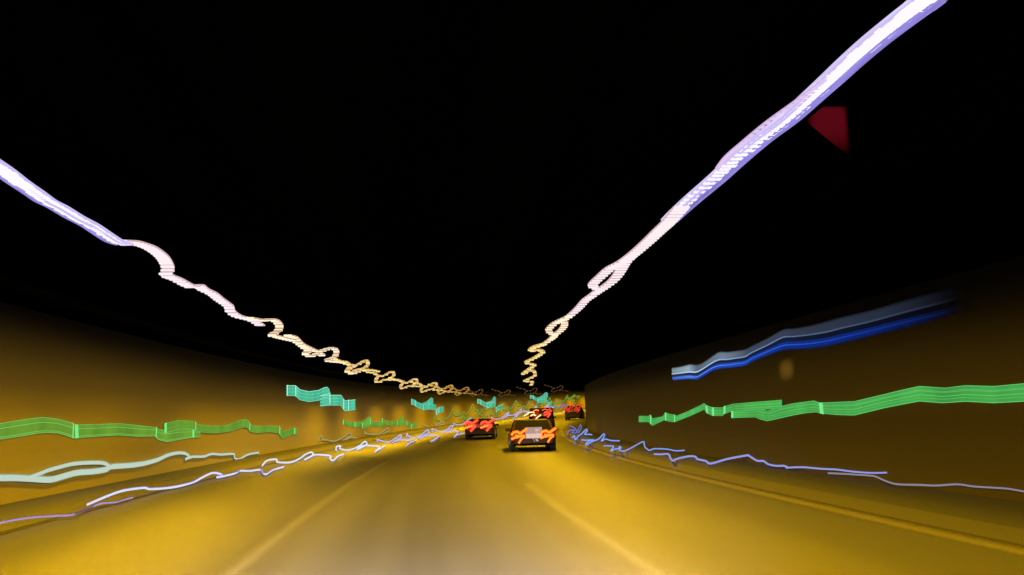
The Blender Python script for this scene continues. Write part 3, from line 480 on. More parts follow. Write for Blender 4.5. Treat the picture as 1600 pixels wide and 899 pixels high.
('tube', 'light_streak', 'thick silvery light streak split into two strands, on the wall below the green sign trail', 'light streak', 'silver wall streaks', 'silver', [(-6.845,12.759,0.686,0.0559),(-6.838,13.346,0.641,0.0572),(-6.829,13.987,0.6,0.0585),(-6.822,14.466,0.567,0.0591),(-6.811,15.046,0.511,0.0599),(-6.798,15.674,0.453,0.0609),(-6.786,16.19,0.48,0.0613),(-6.773,16.74,0.509,0.0617),(-6.754,17.423,0.488,0.0625),(-6.735,18.064,0.492,0.063),(-6.728,18.3,0.534,0.062),(-6.706,18.956,0.518,0.0623),(-6.683,19.603,0.504,0.0625),(-6.656,20.291,0.512,0.0586),(-6.626,21.022,0.553,0.0544),(-6.598,21.666,0.632,0.0496),(-6.567,22.353,0.662,0.0445),(-6.538,22.939,0.629,0.0434),(-6.518,23.328,0.53,0.0418),(-6.533,23.03,0.472,0.039),(-6.506,23.562,0.509,0.0375),(-6.454,24.538,0.476,0.0376),(-6.414,25.223,0.519,0.0372),(-6.359,26.139,0.463,0.037),(-6.277,27.416,0.427,0.0371),(-6.269,27.529,0.3,0.0362),(-6.233,28.056,0.231,0.0358),(-6.164,29.03,0.34,0.0359),(-6.067,30.311,0.353,0.0362)],[(-6.793,14.933,0.553,0.0357),(-6.787,15.263,0.591,0.0365),(-6.781,15.537,0.627,0.0371),(-6.771,15.97,0.66,0.0382),(-6.76,16.43,0.688,0.0393),(-6.748,16.92,0.685,0.0404),(-6.733,17.442,0.666,0.0417),(-6.72,17.904,0.63,0.0428),(-6.71,18.219,0.546,0.0436)]),
('tube', 'light_streak', 'short dull tan light squiggle low on the wall, left of the second tan squiggle', 'light streak', 'tan wall squiggles', 'tan', [(-5.199,39.743,0.523,0.038),(-5.175,39.951,0.707,0.0382),(-5.121,40.418,0.681,0.0386),(-5.102,40.579,0.554,0.0388),(-5.007,41.377,0.518,0.0396),(-4.8,43.042,0.408,0.0412),(-4.572,44.792,0.553,0.0428),(-4.371,46.262,0.755,0.0442),(-4.318,46.642,0.597,0.0446),(-4.572,44.796,0.358,0.0428),(-4.318,46.643,0.508,0.0446),(-4.036,48.593,0.414,0.0465),(-3.54,48.161,0.362,0.0461),(-3.324,47.959,0.359,0.0459)]),
('tube', 'light_streak', 'short dull tan light squiggle low on the wall, under the small green sign trails', 'light streak', 'tan wall squiggles', 'tan', [(-3.788,50.227,0.64,0.042),(-3.801,50.144,0.795,0.042),(-3.723,50.646,0.651,0.0424),(-3.519,51.928,0.576,0.0434),(-3.151,54.151,0.559,0.0453),(-2.744,56.49,0.889,0.0473),(-2.693,56.774,0.689,0.0475),(-3.098,53.586,0.433,0.0448),(-2.481,57.936,0.557,0.0485),(-1.627,55.438,0.46,0.0464)]),
('tube', 'light_streak', 'faint tan light squiggle on the wall, under the second turquoise sign trail', 'light streak', 'tan wall squiggles', 'tan', [(-0.409,68.097,1.043,0.0488),(-0.215,68.961,0.927,0.0495),(0.402,71.618,0.728,0.0514),(1.311,75.343,1.196,0.054),(1.418,75.769,0.958,0.0543),(0.54,71.517,0.725,0.0513),(1.853,73.749,0.767,0.0529),(2.499,75.82,0.807,0.0544)]),
('band', 'light_ribbon', 'wide green sign trail on the wall, running out at the left edge', 'light ribbon', 'green emergency sign trails along the left wall', 'green', [((-6.883,12.975,1.41),(-6.883,13.006,1.184)),((-6.87,13.949,1.468),(-6.869,13.984,1.208)),((-6.864,14.3,1.498),(-6.864,14.336,1.228)),((-6.858,14.669,1.53),(-6.857,14.707,1.249)),((-6.851,15.059,1.558),(-6.85,15.096,1.278)),((-6.844,15.402,1.572),(-6.843,15.438,1.293)),((-6.833,15.915,1.543),(-6.832,15.949,1.278)),((-6.825,16.225,1.507),(-6.825,16.26,1.234)),((-6.818,16.532,1.467),(-6.818,16.544,1.181)),((-6.817,16.576,1.441),(-6.816,16.619,1.165)),((-6.816,16.617,1.433),(-6.815,16.667,1.168)),((-6.808,16.924,1.435),(-6.807,16.957,1.176)),((-6.789,17.582,1.436),(-6.789,17.613,1.182)),((-6.772,18.143,1.445),(-6.771,18.174,1.187)),((-6.753,18.741,1.451),(-6.752,18.772,1.188)),((-6.714,19.831,1.403),(-6.713,19.861,1.137)),((-6.671,20.918,1.349),(-6.671,20.918,1.125)),((-6.666,21.023,1.325),(-6.665,21.052,1.057)),((-6.662,21.128,1.295),(-6.661,21.158,1.026)),((-6.641,21.603,1.271),(-6.635,21.744,0.963)),((-6.597,22.548,1.294),(-6.589,22.724,1.003)),((-6.544,23.607,1.272),(-6.543,23.631,1.034)),((-6.507,24.288,1.237),(-6.506,24.308,1.03))],5,[8,10,16,21]),
('band', 'light_ribbon', 'narrower wavy green sign trail, ending in a notch before the first turquoise trail', 'light ribbon', 'green emergency sign trails along the left wall', 'green', [((-6.634,21.453,1.431),(-6.633,21.479,1.185)),((-6.61,21.99,1.482),(-6.608,22.016,1.241)),((-6.586,22.483,1.522),(-6.585,22.509,1.274)),((-6.553,23.153,1.511),(-6.552,23.177,1.277)),((-6.521,23.781,1.484),(-6.519,23.805,1.243)),((-6.516,23.868,1.419),(-6.513,23.922,1.199)),((-6.494,24.279,1.39),(-6.493,24.301,1.171)),((-6.43,25.407,1.349),(-6.428,25.428,1.12)),((-6.348,26.721,1.357),(-6.334,26.937,1.149)),((-6.267,27.934,1.493),(-6.273,27.851,1.223)),((-6.235,28.403,1.544),(-6.233,28.425,1.274)),((-6.198,28.913,1.544),(-6.201,28.867,1.27)),((-6.176,29.216,1.438),(-6.178,29.189,1.2)),((-6.169,29.314,1.358),(-6.165,29.356,1.106)),((-6.1,30.214,1.29),(-6.099,30.232,1.051)),((-5.979,31.72,1.306),(-5.977,31.736,1.068)),((-5.855,33.157,1.271),(-5.856,33.147,0.993)),((-5.841,33.306,1.142),(-5.84,33.322,0.892)),((-5.81,33.653,1.046),(-5.811,33.641,0.772)),((-5.729,34.526,1.118),(-5.728,34.542,0.851)),((-5.642,35.437,1.178),(-5.64,35.451,0.912)),((-5.595,35.909,1.148),(-5.594,35.922,0.903))],4,[0,4,12,16,21]),
('band', 'light_ribbon', 'small green sign trail with a raised hump, below the first turquoise trail on the wall', 'light ribbon', 'green emergency sign trails along the left wall', 'green', [((-4.56,44.884,1.517),(-4.559,44.888,1.243)),((-4.476,45.506,1.481),(-4.475,45.511,1.203)),((-4.399,46.066,1.409),(-4.398,46.069,1.128)),((-4.181,47.599,1.356),(-4.181,47.601,1.065)),((-3.915,49.4,1.393),(-3.915,49.4,1.091)),((-3.723,50.648,1.561),(-3.723,50.647,1.251)),((-3.588,51.502,1.698),(-3.588,51.5,1.382)),((-3.546,51.761,1.599),(-3.547,51.759,1.282)),((-3.656,51.072,1.335),(-3.656,51.071,1.023)),((-3.902,49.482,1.25),(-3.902,49.482,0.948)),((-3.656,51.072,1.404),(-3.656,51.071,1.091)),((-3.412,52.59,1.356),(-3.412,52.588,1.034)),((-2.91,55.551,1.339),(-2.911,55.545,0.998))],2,[0,3,7,9]),
('band', 'light_ribbon', 'small green sign trail with a drooping tail, right of the raised hump one', 'light ribbon', 'green emergency sign trails along the left wall', 'green', [((-3.023,54.902,1.602),(-3.024,54.897,1.315)),((-2.95,55.319,1.495),(-2.951,55.315,1.207)),((-2.655,56.981,1.38),(-2.656,56.975,1.083)),((-2.197,59.451,1.332),(-2.199,59.442,1.022)),((-1.949,60.738,1.628),(-1.951,60.728,1.31)),((-1.816,61.418,1.746),(-1.818,61.407,1.424)),((-1.796,61.518,1.604),(-1.798,61.507,1.282)),((-2.1,59.957,1.283),(-2.102,59.948,0.97)),((-1.586,62.565,1.36),(-1.589,62.553,1.033)),((-1.346,63.743,1.255),(-1.348,63.73,0.922)),((-1.28,64.059,1.006),(-1.283,64.045,0.672)),((-1.083,64.998,1.171),(-1.086,64.984,0.831)),((-0.844,66.115,1.237),(-0.848,66.099,0.891))],2,[0,3,8,10]),
('tube', 'light_streak', 'tiny tan light squiggle over the left shoulder of the van', 'light streak', 'tiny squiggles in the far bend', 'tan', [(10.455,97.721,1.301,0.0506),(11.023,102.974,1.519,0.0533),(11.104,101.72,1.405,0.0527),(11.578,101.394,1.397,0.0525),(12.855,107.963,1.745,0.0559),(13.366,109.309,2.057,0.0566),(13.276,109.073,1.779,0.0565),(11.725,100.789,1.381,0.0522),(13.349,109.264,1.698,0.0566),(14.45,112.108,1.74,0.0581),(12.318,98.219,1.314,0.0509),(13.585,106.236,1.527,0.055),(14.815,113.032,1.779,0.0585)]),
('tube', 'light_streak', 'tiny tan light squiggle just above the amber lamps of the van', 'light streak', 'tiny squiggles in the far bend', 'tan', [(13.753,110.318,1.773,0.0571),(13.763,110.343,1.975,0.0571),(14.065,111.121,1.875,0.0576),(14.793,112.977,1.877,0.0585),(15.52,114.797,2.202,0.0595),(16.007,115.998,2.495,0.0601),(15.92,115.785,2.237,0.06),(15.11,113.774,1.866,0.0589),(15.989,115.955,2.163,0.0601),(17.031,118.48,2.211,0.0614),(16.331,116.068,1.811,0.0601),(16.87,118.095,2.025,0.0612),(17.374,119.3,2.251,0.0618)]),
('tube', 'light_streak', 'tiny green squiggle at the far bend, right of all the others', 'light streak', 'tiny squiggles in the far bend', 'greendim', [(23.246,135.162,4.269,0.07),(23.259,135.19,4.482,0.07),(23.591,135.877,4.388,0.0704),(24.39,137.517,4.418,0.0712),(25.187,139.132,4.784,0.0721),(25.718,140.196,5.104,0.0726),(25.621,140.002,4.834,0.0725),(24.737,138.221,4.419,0.0716),(25.695,140.15,4.76,0.0726),(26.816,142.37,4.846,0.0737),(26.226,141.207,4.42,0.0731),(26.641,142.027,4.649,0.0736),(27.183,143.09,4.899,0.0741)]),
('tube', 'light_streak', 'tiny green squiggle on the far wall, just under the third turquoise trail start', 'light streak', 'tiny squiggles in the far bend', 'greendim', [(6.082,92.098,2.273,0.0477),(6.087,92.116,2.467,0.0477),(6.335,92.896,2.376,0.0481),(6.934,94.753,2.391,0.0491),(7.533,96.574,2.718,0.05),(7.937,97.777,3.01,0.0506),(7.867,97.57,2.759,0.0505),(7.196,95.554,2.386,0.0495),(7.926,97.744,2.688,0.0506),(8.803,100.306,2.754,0.052),(8.347,98.983,2.361,0.0513),(8.669,99.92,2.57,0.0518),(9.094,101.141,2.799,0.0524)]),
('tube', 'light_streak', 'tiny green squiggle on the far wall, straight above the van lamps', 'light streak', 'tiny squiggles in the far bend', 'greendim', [(18.04,123.836,2.443,0.0641),(18.052,123.862,2.653,0.0642),(18.37,124.585,2.552,0.0645),(19.136,126.311,2.562,0.0654),(19.9,128.006,2.905,0.0663),(20.409,129.124,3.212,0.0669),(20.318,128.924,2.945,0.0668),(19.468,127.052,2.554,0.0658),(20.389,129.08,2.869,0.0669),(21.473,131.423,2.929,0.0681),(20.905,130.2,2.517,0.0674),(21.305,131.063,2.736,0.0679),(21.829,132.183,2.972,0.0685)]),
('tube', 'light_streak', 'tiny gold light squiggle left of the farthest car', 'light streak', 'tiny squiggles in the far bend', 'gold', [(19.144,118.457,1.884,0.0614),(20.221,125.08,2.094,0.0648),(19.836,121.627,1.983,0.063),(20.206,121.379,1.975,0.0629),(21.944,129.242,2.294,0.0669),(22.393,130.217,2.547,0.0674),(22.311,130.041,2.324,0.0674),(20.303,120.906,1.96,0.0626),(22.35,130.039,2.258,0.0674),(23.108,130.989,2.291,0.0678),(20.69,118.884,1.897,0.0616),(21.993,125.163,2.097,0.0648),(23.488,132.05,2.327,0.0684)]),
('tube', 'light_streak', 'tiny green squiggle on the far wall, below the second turquoise trail', 'light streak', 'tiny far green squiggles', 'greendim', [(0.563,72.21,1.339,0.0345),(0.681,72.702,1.733,0.0348),(0.846,73.382,1.299,0.0351),(1.199,74.814,1.321,0.0358),(1.447,75.801,1.637,0.0362),(1.628,76.513,1.353,0.0366),(2.15,78.523,1.804,0.0375),(2.496,79.824,2.392,0.0382),(2.655,80.413,1.794,0.0384),(3.109,82.073,1.711,0.0392),(3.246,82.563,1.363,0.0395),(3.62,83.891,1.661,0.0401),(3.842,84.667,1.503,0.0405)]),
('tube', 'light_streak', 'tiny green squiggle on the far wall, between second and third turquoise trails', 'light streak', 'tiny far green squiggles', 'greendim', [(2.788,80.906,1.844,0.0387),(2.926,81.407,2.254,0.0389),(3.112,82.081,1.81,0.0392),(3.513,83.513,1.842,0.0399),(3.794,84.503,2.173,0.0404),(3.997,85.206,1.886,0.0407),(4.584,87.209,2.36,0.0417),(4.972,88.504,2.968,0.0423),(5.145,89.076,2.36,0.0426),(5.647,90.708,2.285,0.0434),(5.795,91.184,1.934,0.0436),(6.206,92.492,2.245,0.0442),(6.448,93.249,2.089,0.0446)]),
('tube', 'light_streak', 'tiny dull green squiggle on the far wall, above the red lamps of the left car', 'light streak', 'tiny far green squiggles', 'greendim', [(3.527,83.563,1.389,0.04),(3.66,84.031,1.771,0.0402),(3.838,84.655,1.351,0.0405),(4.223,85.983,1.373,0.0411),(4.493,86.902,1.676,0.0415),(4.686,87.553,1.405,0.0419),(5.245,89.405,1.835,0.0427),(5.614,90.603,2.393,0.0433),(5.777,91.128,1.824,0.0436),(6.251,92.631,1.745,0.0443),(6.39,93.068,1.417,0.0445),(6.777,94.271,1.697,0.0451),(7.003,94.967,1.55,0.0454)]),
('tube', 'light_streak', 'tiny green squiggle on the far wall, below the third turquoise trail', 'light streak', 'tiny far green squiggles', 'greendim', [(7.012,94.995,1.831,0.0454),(7.183,95.513,2.269,0.0457),(7.403,96.182,1.793,0.046),(7.886,97.626,1.825,0.0467),(8.226,98.63,2.175,0.0472),(8.465,99.328,1.868,0.0475),(9.165,101.342,2.367,0.0485),(9.627,102.647,3.008,0.0491),(9.824,103.2,2.363,0.0493),(10.409,104.817,2.28,0.0501),(10.578,105.279,1.91,0.0503),(11.057,106.577,2.234,0.051),(11.334,107.321,2.069,0.0513)]),
('tube', 'light_streak', 'tiny green squiggle on the far wall, right of the third turquoise trail', 'light streak', 'tiny far green squiggles', 'greendim', [(9.19,101.412,2.451,0.0485),(9.372,101.929,2.9,0.0487),(9.604,102.584,2.419,0.049),(10.116,104.009,2.46,0.0497),(10.476,105.001,2.821,0.0502),(10.727,105.685,2.514,0.0505),(11.465,107.67,3.031,0.0515),(11.952,108.958,3.686,0.0521),(12.157,109.494,3.037,0.0523),(12.768,111.078,2.962,0.0531),(12.943,111.528,2.59,0.0533),(13.444,112.802,2.924,0.0539),(13.731,113.528,2.762,0.0543)]),
('tube', 'light_streak', 'tiny green squiggle on the far wall, left of the van lamps', 'light streak', 'tiny far green squiggles', 'greendim', [(11.832,108.642,2.477,0.0519),(12.016,109.126,2.907,0.0522),(12.247,109.729,2.445,0.0525),(12.756,111.049,2.483,0.0531),(13.116,111.971,2.828,0.0535),(13.364,112.6,2.533,0.0538),(14.095,114.437,3.024,0.0547),(14.577,115.629,3.646,0.0553),(14.775,116.117,3.027,0.0555),(15.374,117.574,2.954,0.0562),(15.544,117.984,2.6,0.0564),(16.034,119.157,2.916,0.057),(16.314,119.821,2.762,0.0573)]),
('tube', 'light_streak', 'tiny green squiggle on the far wall, below the fourth turquoise trail', 'light streak', 'tiny far green squiggles', 'greendim', [(16.047,119.189,3.067,0.057),(16.263,119.702,3.542,0.0572),(16.527,120.325,3.036,0.0575),(17.116,121.705,3.083,0.0582),(17.534,122.673,3.465,0.0586),(17.817,123.325,3.143,0.059),(18.662,125.248,3.69,0.0599),(19.22,126.5,4.377,0.0605),(19.444,126.998,3.699,0.0607),(20.13,128.512,3.623,0.0614),(20.322,128.933,3.237,0.0616),(20.885,130.158,3.588,0.0622),(21.204,130.846,3.421,0.0626)]),
('tube', 'light_streak', 'tiny green squiggle on the far wall, above the farthest car', 'light streak', 'tiny far green squiggles', 'greendim', [(20.575,129.484,3.643,0.0619),(20.794,129.96,4.102,0.0621),(21.054,130.523,3.616,0.0624),(21.642,131.784,3.665,0.063),(22.059,132.671,4.033,0.0634),(22.338,133.262,3.727,0.0637),(23.177,135.019,4.253,0.0646),(23.731,136.165,4.91,0.0651),(23.947,136.61,4.265,0.0653),(24.62,137.985,4.195,0.066),(24.807,138.363,3.829,0.0661),(25.359,139.477,4.165,0.0667),(25.669,140.099,4.008,0.067)]),
('band', 'light_ribbon', 'bright turquoise sign trail high on the wall, largest and leftmost of four', 'light ribbon', 'turquoise sign trails high on the left wall', 'teal', [((-5.771,34.226,2.926),(-5.769,34.251,2.496)),((-5.642,35.576,2.981),(-5.64,35.6,2.533)),((-5.608,35.923,2.926),(-5.605,35.947,2.474)),((-5.561,36.386,2.832),(-5.559,36.409,2.374)),((-5.4,37.929,2.799),(-5.398,37.95,2.322)),((-5.202,39.717,2.919),(-5.2,39.735,2.418)),((-5.074,40.813,3.09),(-5.072,40.83,2.575)),((-5.008,41.363,3.135),(-5.007,41.379,2.613)),((-4.952,41.827,3.048),(-4.95,41.842,2.52)),((-4.927,42.032,2.852),(-4.925,42.047,2.322)),((-5.165,40.036,2.675),(-5.163,40.054,2.171)),((-5.158,40.099,2.654),(-5.156,40.117,2.149)),((-4.914,42.135,2.758),(-4.912,42.15,2.227)),((-4.626,44.39,2.821),(-4.624,44.401,2.261)),((-4.553,44.937,2.637),(-4.551,44.947,2.071)),((-4.498,45.342,2.533),(-4.497,45.351,1.962)),((-4.401,46.05,2.574),(-4.4,46.058,1.994)),((-4.154,47.785,2.657),(-4.154,47.789,2.054))],3,[0,1,9,14,17]),
('band', 'light_ribbon', 'turquoise sign trail high on the wall, second from the left, above the tiny green squiggles', 'light ribbon', 'turquoise sign trails high on the left wall', 'teal', [((-1.24,64.253,3.062),(-1.243,64.235,2.633)),((-0.984,65.466,2.986),(-0.988,65.447,2.549)),((-0.768,66.47,2.825),(-0.772,66.449,2.381)),((-0.454,67.894,2.743),(-0.459,67.872,2.29)),((-0.097,69.476,2.901),(-0.103,69.451,2.437)),((0.366,71.468,3.324),(0.359,71.44,2.846)),((0.523,72.127,3.198),(0.516,72.098,2.715)),((0.403,71.625,2.909),(0.396,71.597,2.43)),((-0.365,68.294,2.643),(-0.37,68.271,2.187)),((0.078,70.237,2.75),(0.072,70.211,2.281)),((0.722,72.956,2.746),(0.715,72.926,2.258)),((0.804,73.294,2.252),(0.797,73.264,1.763)),((1.02,74.175,2.473),(1.012,74.143,1.978)),((1.527,76.196,2.596),(1.518,76.162,2.087))],1,[0,1,8,11,13]),
('band', 'light_ribbon', 'turquoise sign trail high on the wall, third from the left, right above the left car', 'light ribbon', 'turquoise sign trails high on the left wall', 'teal', [((5.575,90.541,3.564),(5.561,90.496,3.068)),((6.026,91.986,3.519),(6.011,91.939,3.014)),((6.719,94.154,3.187),(6.703,94.105,2.671)),((7.66,97.013,3.452),(7.642,96.96,2.919)),((8.138,98.43,4.015),(8.119,98.375,3.473)),((8.364,99.092,3.795),(8.345,99.036,3.25)),((8.039,98.137,3.373),(8.02,98.083,2.834)),((6.908,94.736,3.083),(6.892,94.686,2.564)),((8.164,98.507,3.281),(8.146,98.452,2.741)),((8.403,99.205,2.668),(8.384,99.149,2.125)),((8.726,100.142,2.87),(8.706,100.085,2.322)),((9.548,102.482,3.131),(9.527,102.423,2.569))],1,[0,1,7,9,11]),
('band', 'light_ribbon', 'smallest turquoise sign trail high on the wall, above the van with amber lamps', 'light ribbon', 'turquoise sign trails high on the left wall', 'teal', [((14.784,116.187,4.56),(14.761,116.131,4.082)),((15.466,117.843,4.52),(15.442,117.785,4.035)),((16.202,119.605,4.157),(16.177,119.545,3.665)),((17.314,122.212,4.528),(17.288,122.15,4.024)),((18.358,124.604,5.165),(18.329,124.54,4.65)),((18.772,125.54,4.987),(18.743,125.475,4.469)),((18.198,124.241,4.447),(18.17,124.177,3.936)),((16.417,120.113,3.918),(16.392,120.053,3.425)),((18.333,124.549,4.177),(18.305,124.485,3.664)),((18.903,125.835,3.519),(18.874,125.77,3.003)),((19.758,127.738,3.881),(19.728,127.671,3.355))],1,[0,1,7,9]),
('band', 'light_ribbon', 'long wide green sign trail under the blue one, running out at the right edge', 'light ribbon', 'green sign trails on the right wall', 'greenr', [((7.085,18.391,1.322),(7.087,18.427,1.156)),((7.061,17.601,1.319),(7.062,17.634,1.165)),((7.042,16.908,1.321),(7.043,16.94,1.169)),((7.038,16.782,1.363),(7.035,16.659,1.124)),((7.032,16.545,1.333),(7.027,16.318,1.087)),((7.025,16.234,1.297),(7.019,15.979,1.113)),((7.009,15.541,1.385),(7.01,15.589,1.148)),((6.997,14.936,1.428),(6.998,14.982,1.2)),((6.989,14.489,1.443),(6.989,14.476,1.235)),((6.982,14.088,1.457),(6.981,14.027,1.249)),((6.979,13.875,1.415),(6.979,13.863,1.225)),((6.97,13.217,1.414),(6.97,13.26,1.193)),((6.963,12.634,1.413),(6.964,12.703,1.181)),((6.956,11.762,1.497),(6.956,11.802,1.284)),((6.953,11.273,1.545),(6.953,11.314,1.329)),((6.951,10.823,1.583),(6.951,10.863,1.367)),((6.95,10.255,1.535),(6.95,10.347,1.331)),((6.95,9.83,1.551),(6.95,9.869,1.34)),((6.95,9.307,1.518),(6.95,9.345,1.309)),((6.95,8.785,1.529),(6.95,8.824,1.316)),((6.95,8.467,1.529),(6.95,8.505,1.32))],6,[0,10]),
('band', 'light_ribbon', 'narrow kinked green sign trail with bright bars, on the right wall nearest the cars', 'light ribbon', 'green sign trails on the right wall', 'greenr', [((7.621,28.878,1.25),(7.626,28.943,1.03)),((7.495,27.049,1.243),(7.499,27.106,1.036)),((7.478,26.787,1.285),(7.483,26.869,0.986)),((7.462,26.537,1.156),(7.466,26.601,0.92)),((7.366,24.948,1.226),(7.368,24.983,1.091)),((7.346,24.61,1.343),(7.35,24.67,1.107)),((7.323,24.193,1.293),(7.327,24.251,1.061)),((7.285,23.48,1.265),(7.288,23.534,1.048)),((7.277,23.31,1.227),(7.277,23.319,1.071)),((7.209,21.919,1.361),(7.211,21.956,1.207)),((7.155,20.67,1.507),(7.156,20.707,1.348)),((7.146,20.459,1.543),(7.147,20.473,1.385)),((7.139,20.273,1.487),(7.139,20.273,1.298)),((7.128,19.981,1.449),(7.128,19.986,1.237)),((7.12,19.777,1.427),(7.12,19.782,1.217)),((7.093,19.027,1.409),(7.094,19.072,1.207)),((7.087,18.873,1.425),(7.089,18.911,1.249)),((7.068,18.282,1.481),(7.069,18.318,1.316)),((7.026,16.836,1.496),(7.027,16.872,1.321)),((6.993,15.46,1.505),(6.994,15.494,1.335))],4,[2,5,7,12,14,16]),
('sign', 'light_ribbon', 'blue sign trail in two bands, pale over deep blue, high on the right wall', 'light ribbon', None, None, [(7.3,23.497,2.653),(7.256,22.615,2.626),(7.214,21.722,2.625),(7.201,21.417,2.619),(7.18,20.938,2.572),(7.156,20.358,2.58),(7.123,19.475,2.697),(7.105,18.966,2.751),(7.086,18.414,2.705),(7.065,17.722,2.676),(7.051,17.237,2.663),(7.038,16.767,2.706),(7.017,15.901,2.785),(7.0,15.118,2.873),(6.992,14.653,2.841),(6.981,14.005,2.815),(6.971,13.312,2.815),(6.965,12.768,2.822),(6.957,11.88,2.814),(6.951,10.838,2.84),(6.95,10.067,2.853),(6.95,9.538,2.871)],[(7.3,23.49,2.431),(7.259,22.668,2.408),(7.214,21.727,2.384),(7.2,21.401,2.366),(7.18,20.944,2.34),(7.158,20.402,2.389),(7.124,19.52,2.495),(7.105,18.976,2.527),(7.086,18.423,2.493),(7.066,17.764,2.48),(7.051,17.246,2.47),(7.039,16.804,2.531),(7.018,15.938,2.608),(7.001,15.155,2.689),(6.992,14.668,2.655),(6.981,14.043,2.62),(6.972,13.355,2.594),(6.965,12.811,2.601),(6.957,11.919,2.604),(6.951,10.877,2.628),(6.95,10.106,2.638),(6.95,9.567,2.661)],[(7.297,23.438,2.268),(7.26,22.705,2.255),(7.216,21.763,2.231),(7.199,21.389,2.205),(7.179,20.912,2.175),(7.157,20.371,2.228),(7.126,19.558,2.325),(7.106,19.018,2.336),(7.088,18.46,2.326),(7.067,17.801,2.307),(7.052,17.282,2.302),(7.04,16.839,2.361),(7.019,15.975,2.426),(7.002,15.201,2.461),(6.993,14.711,2.438),(6.982,14.088,2.394),(6.972,13.397,2.378),(6.966,12.853,2.385),(6.957,11.957,2.405),(6.952,10.914,2.431),(6.95,10.14,2.454),(6.95,9.588,2.491)]),
('tube', 'light_streak', 'thin grey lilac light streak low on the wall, running out at the right edge', 'light streak', 'blue light streaks low on the right wall', 'greylilac', [(6.763,13.366,0.223,0.0138),(6.913,13.084,0.222,0.0139),(6.961,12.374,0.238,0.0134),(6.959,12.189,0.228,0.0135),(6.748,11.568,0.217,0.0131),(6.62,11.069,0.216,0.0128),(6.82,10.89,0.215,0.0129),(6.951,10.691,0.215,0.0126),(6.95,10.237,0.266,0.0119),(6.95,9.919,0.264,0.0112),(6.95,9.559,0.277,0.0106),(6.95,9.278,0.286,0.0101),(6.95,9.015,0.276,0.0096),(6.95,8.764,0.274,0.0091)]),
('tube', 'light_streak', 'long lilac blue light streak with one broad peak, under the long green sign trail', 'light streak', 'blue light streaks low on the right wall', 'lilacblue', [(5.96,21.209,0.258,0.022),(6.066,20.947,0.257,0.0223),(6.269,20.977,0.257,0.0229),(5.761,19.1,0.247,0.0214),(5.535,18.177,0.243,0.0208),(5.832,18.827,0.246,0.0221),(6.401,19.668,0.25,0.0236),(6.466,19.379,0.249,0.0238),(6.196,18.432,0.244,0.0232),(6.122,17.654,0.241,0.0225),(5.919,16.78,0.237,0.0212),(6.751,18.052,0.242,0.0226),(7.062,17.636,0.331,0.0219),(7.058,17.49,0.327,0.0216),(7.045,17.036,0.245,0.0209),(7.036,16.675,0.256,0.0203),(6.834,15.97,0.233,0.0193),(6.775,15.458,0.231,0.0185),(6.903,15.379,0.231,0.0182),(6.751,14.907,0.229,0.0174),(6.743,14.902,0.229,0.0171),(6.994,14.763,0.236,0.0166),(6.982,14.049,0.248,0.0156),(6.973,13.456,0.269,0.0147),(6.967,12.968,0.267,0.0139),(6.961,12.366,0.281,0.013),(6.957,11.901,0.314,0.0123)]),
('tube', 'light_streak', 'blue light streak with a sharp peak and thin tail, under the kinked green trail', 'light streak', 'blue light streaks low on the right wall', 'bluebright', [(5.902,27.145,0.296,0.0205),(6.09,26.835,0.294,0.0203),(6.046,26.316,0.29,0.0199),(5.31,23.514,0.272,0.0178),(5.674,24.586,0.279,0.0186),(5.937,25.1,0.282,0.019),(6.259,26.404,0.291,0.02),(6.047,25.26,0.283,0.0191),(5.791,24.49,0.278,0.0185),(5.626,23.263,0.27,0.0176),(6.24,24.844,0.28,0.0188),(6.37,23.862,0.496,0.0181),(6.358,23.652,0.441,0.0179),(6.354,23.565,0.351,0.0178),(6.338,23.253,0.302,0.0176),(6.322,22.945,0.281,0.0174),(6.292,22.329,0.348,0.0169),(6.228,20.885,0.385,0.0158),(6.196,20.093,0.374,0.0152),(6.166,19.283,0.415,0.0146)]),
('tube', 'light_streak', 'short bright blue light scribble on the wall, second from the distant cars', 'light streak', 'blue light streaks low on the right wall', 'bluebright', [(6.307,33.146,0.343,0.0264),(6.396,32.647,0.339,0.026),(6.711,32.732,0.339,0.0261),(6.192,31.298,0.327,0.0249),(5.447,27.991,0.302,0.0223),(6.324,31.169,0.326,0.0248),(7.054,33.411,0.346,0.0266),(6.9,31.634,0.588,0.0252),(6.891,31.53,0.485,0.0251),(6.726,31.334,0.328,0.025),(6.86,31.146,0.401,0.0248),(6.76,29.876,0.385,0.0238),(6.613,27.855,0.421,0.0222)]),
('tube', 'light_streak', 'tangled bright blue light scribble on the right kerb, close to the nearest car', 'light streak', 'blue light streaks low on the right wall', 'bluebright', [(6.465,36.335,0.372,0.0275),(6.943,38.355,0.391,0.029),(6.07,33.388,0.345,0.0253),(7.103,38.174,0.389,0.0289),(7.813,41.079,0.419,0.0311),(7.588,38.735,0.668,0.0293),(7.513,38.052,0.625,0.0288),(7.688,39.626,0.422,0.03),(7.434,37.307,0.468,0.0282),(7.297,35.965,0.472,0.0272)]),
('tube', 'light_streak', 'small dark blue light scribble on the wall, nearest to the farthest car', 'light streak', 'blue light streaks low on the right wall', 'blue', [(7.05,41.074,0.419,0.0245),(8.305,47.388,0.492,0.0283),(8.846,48.672,0.508,0.0291),(7.743,43.411,0.445,0.0259),(8.103,43.984,0.451,0.0263),(8.041,42.581,0.84,0.0254),(7.937,41.741,0.749,0.0249),(8.014,43.078,0.441,0.0257),(9.106,50.187,0.602,0.03),(9.936,56.745,0.666,0.0339)]),
]

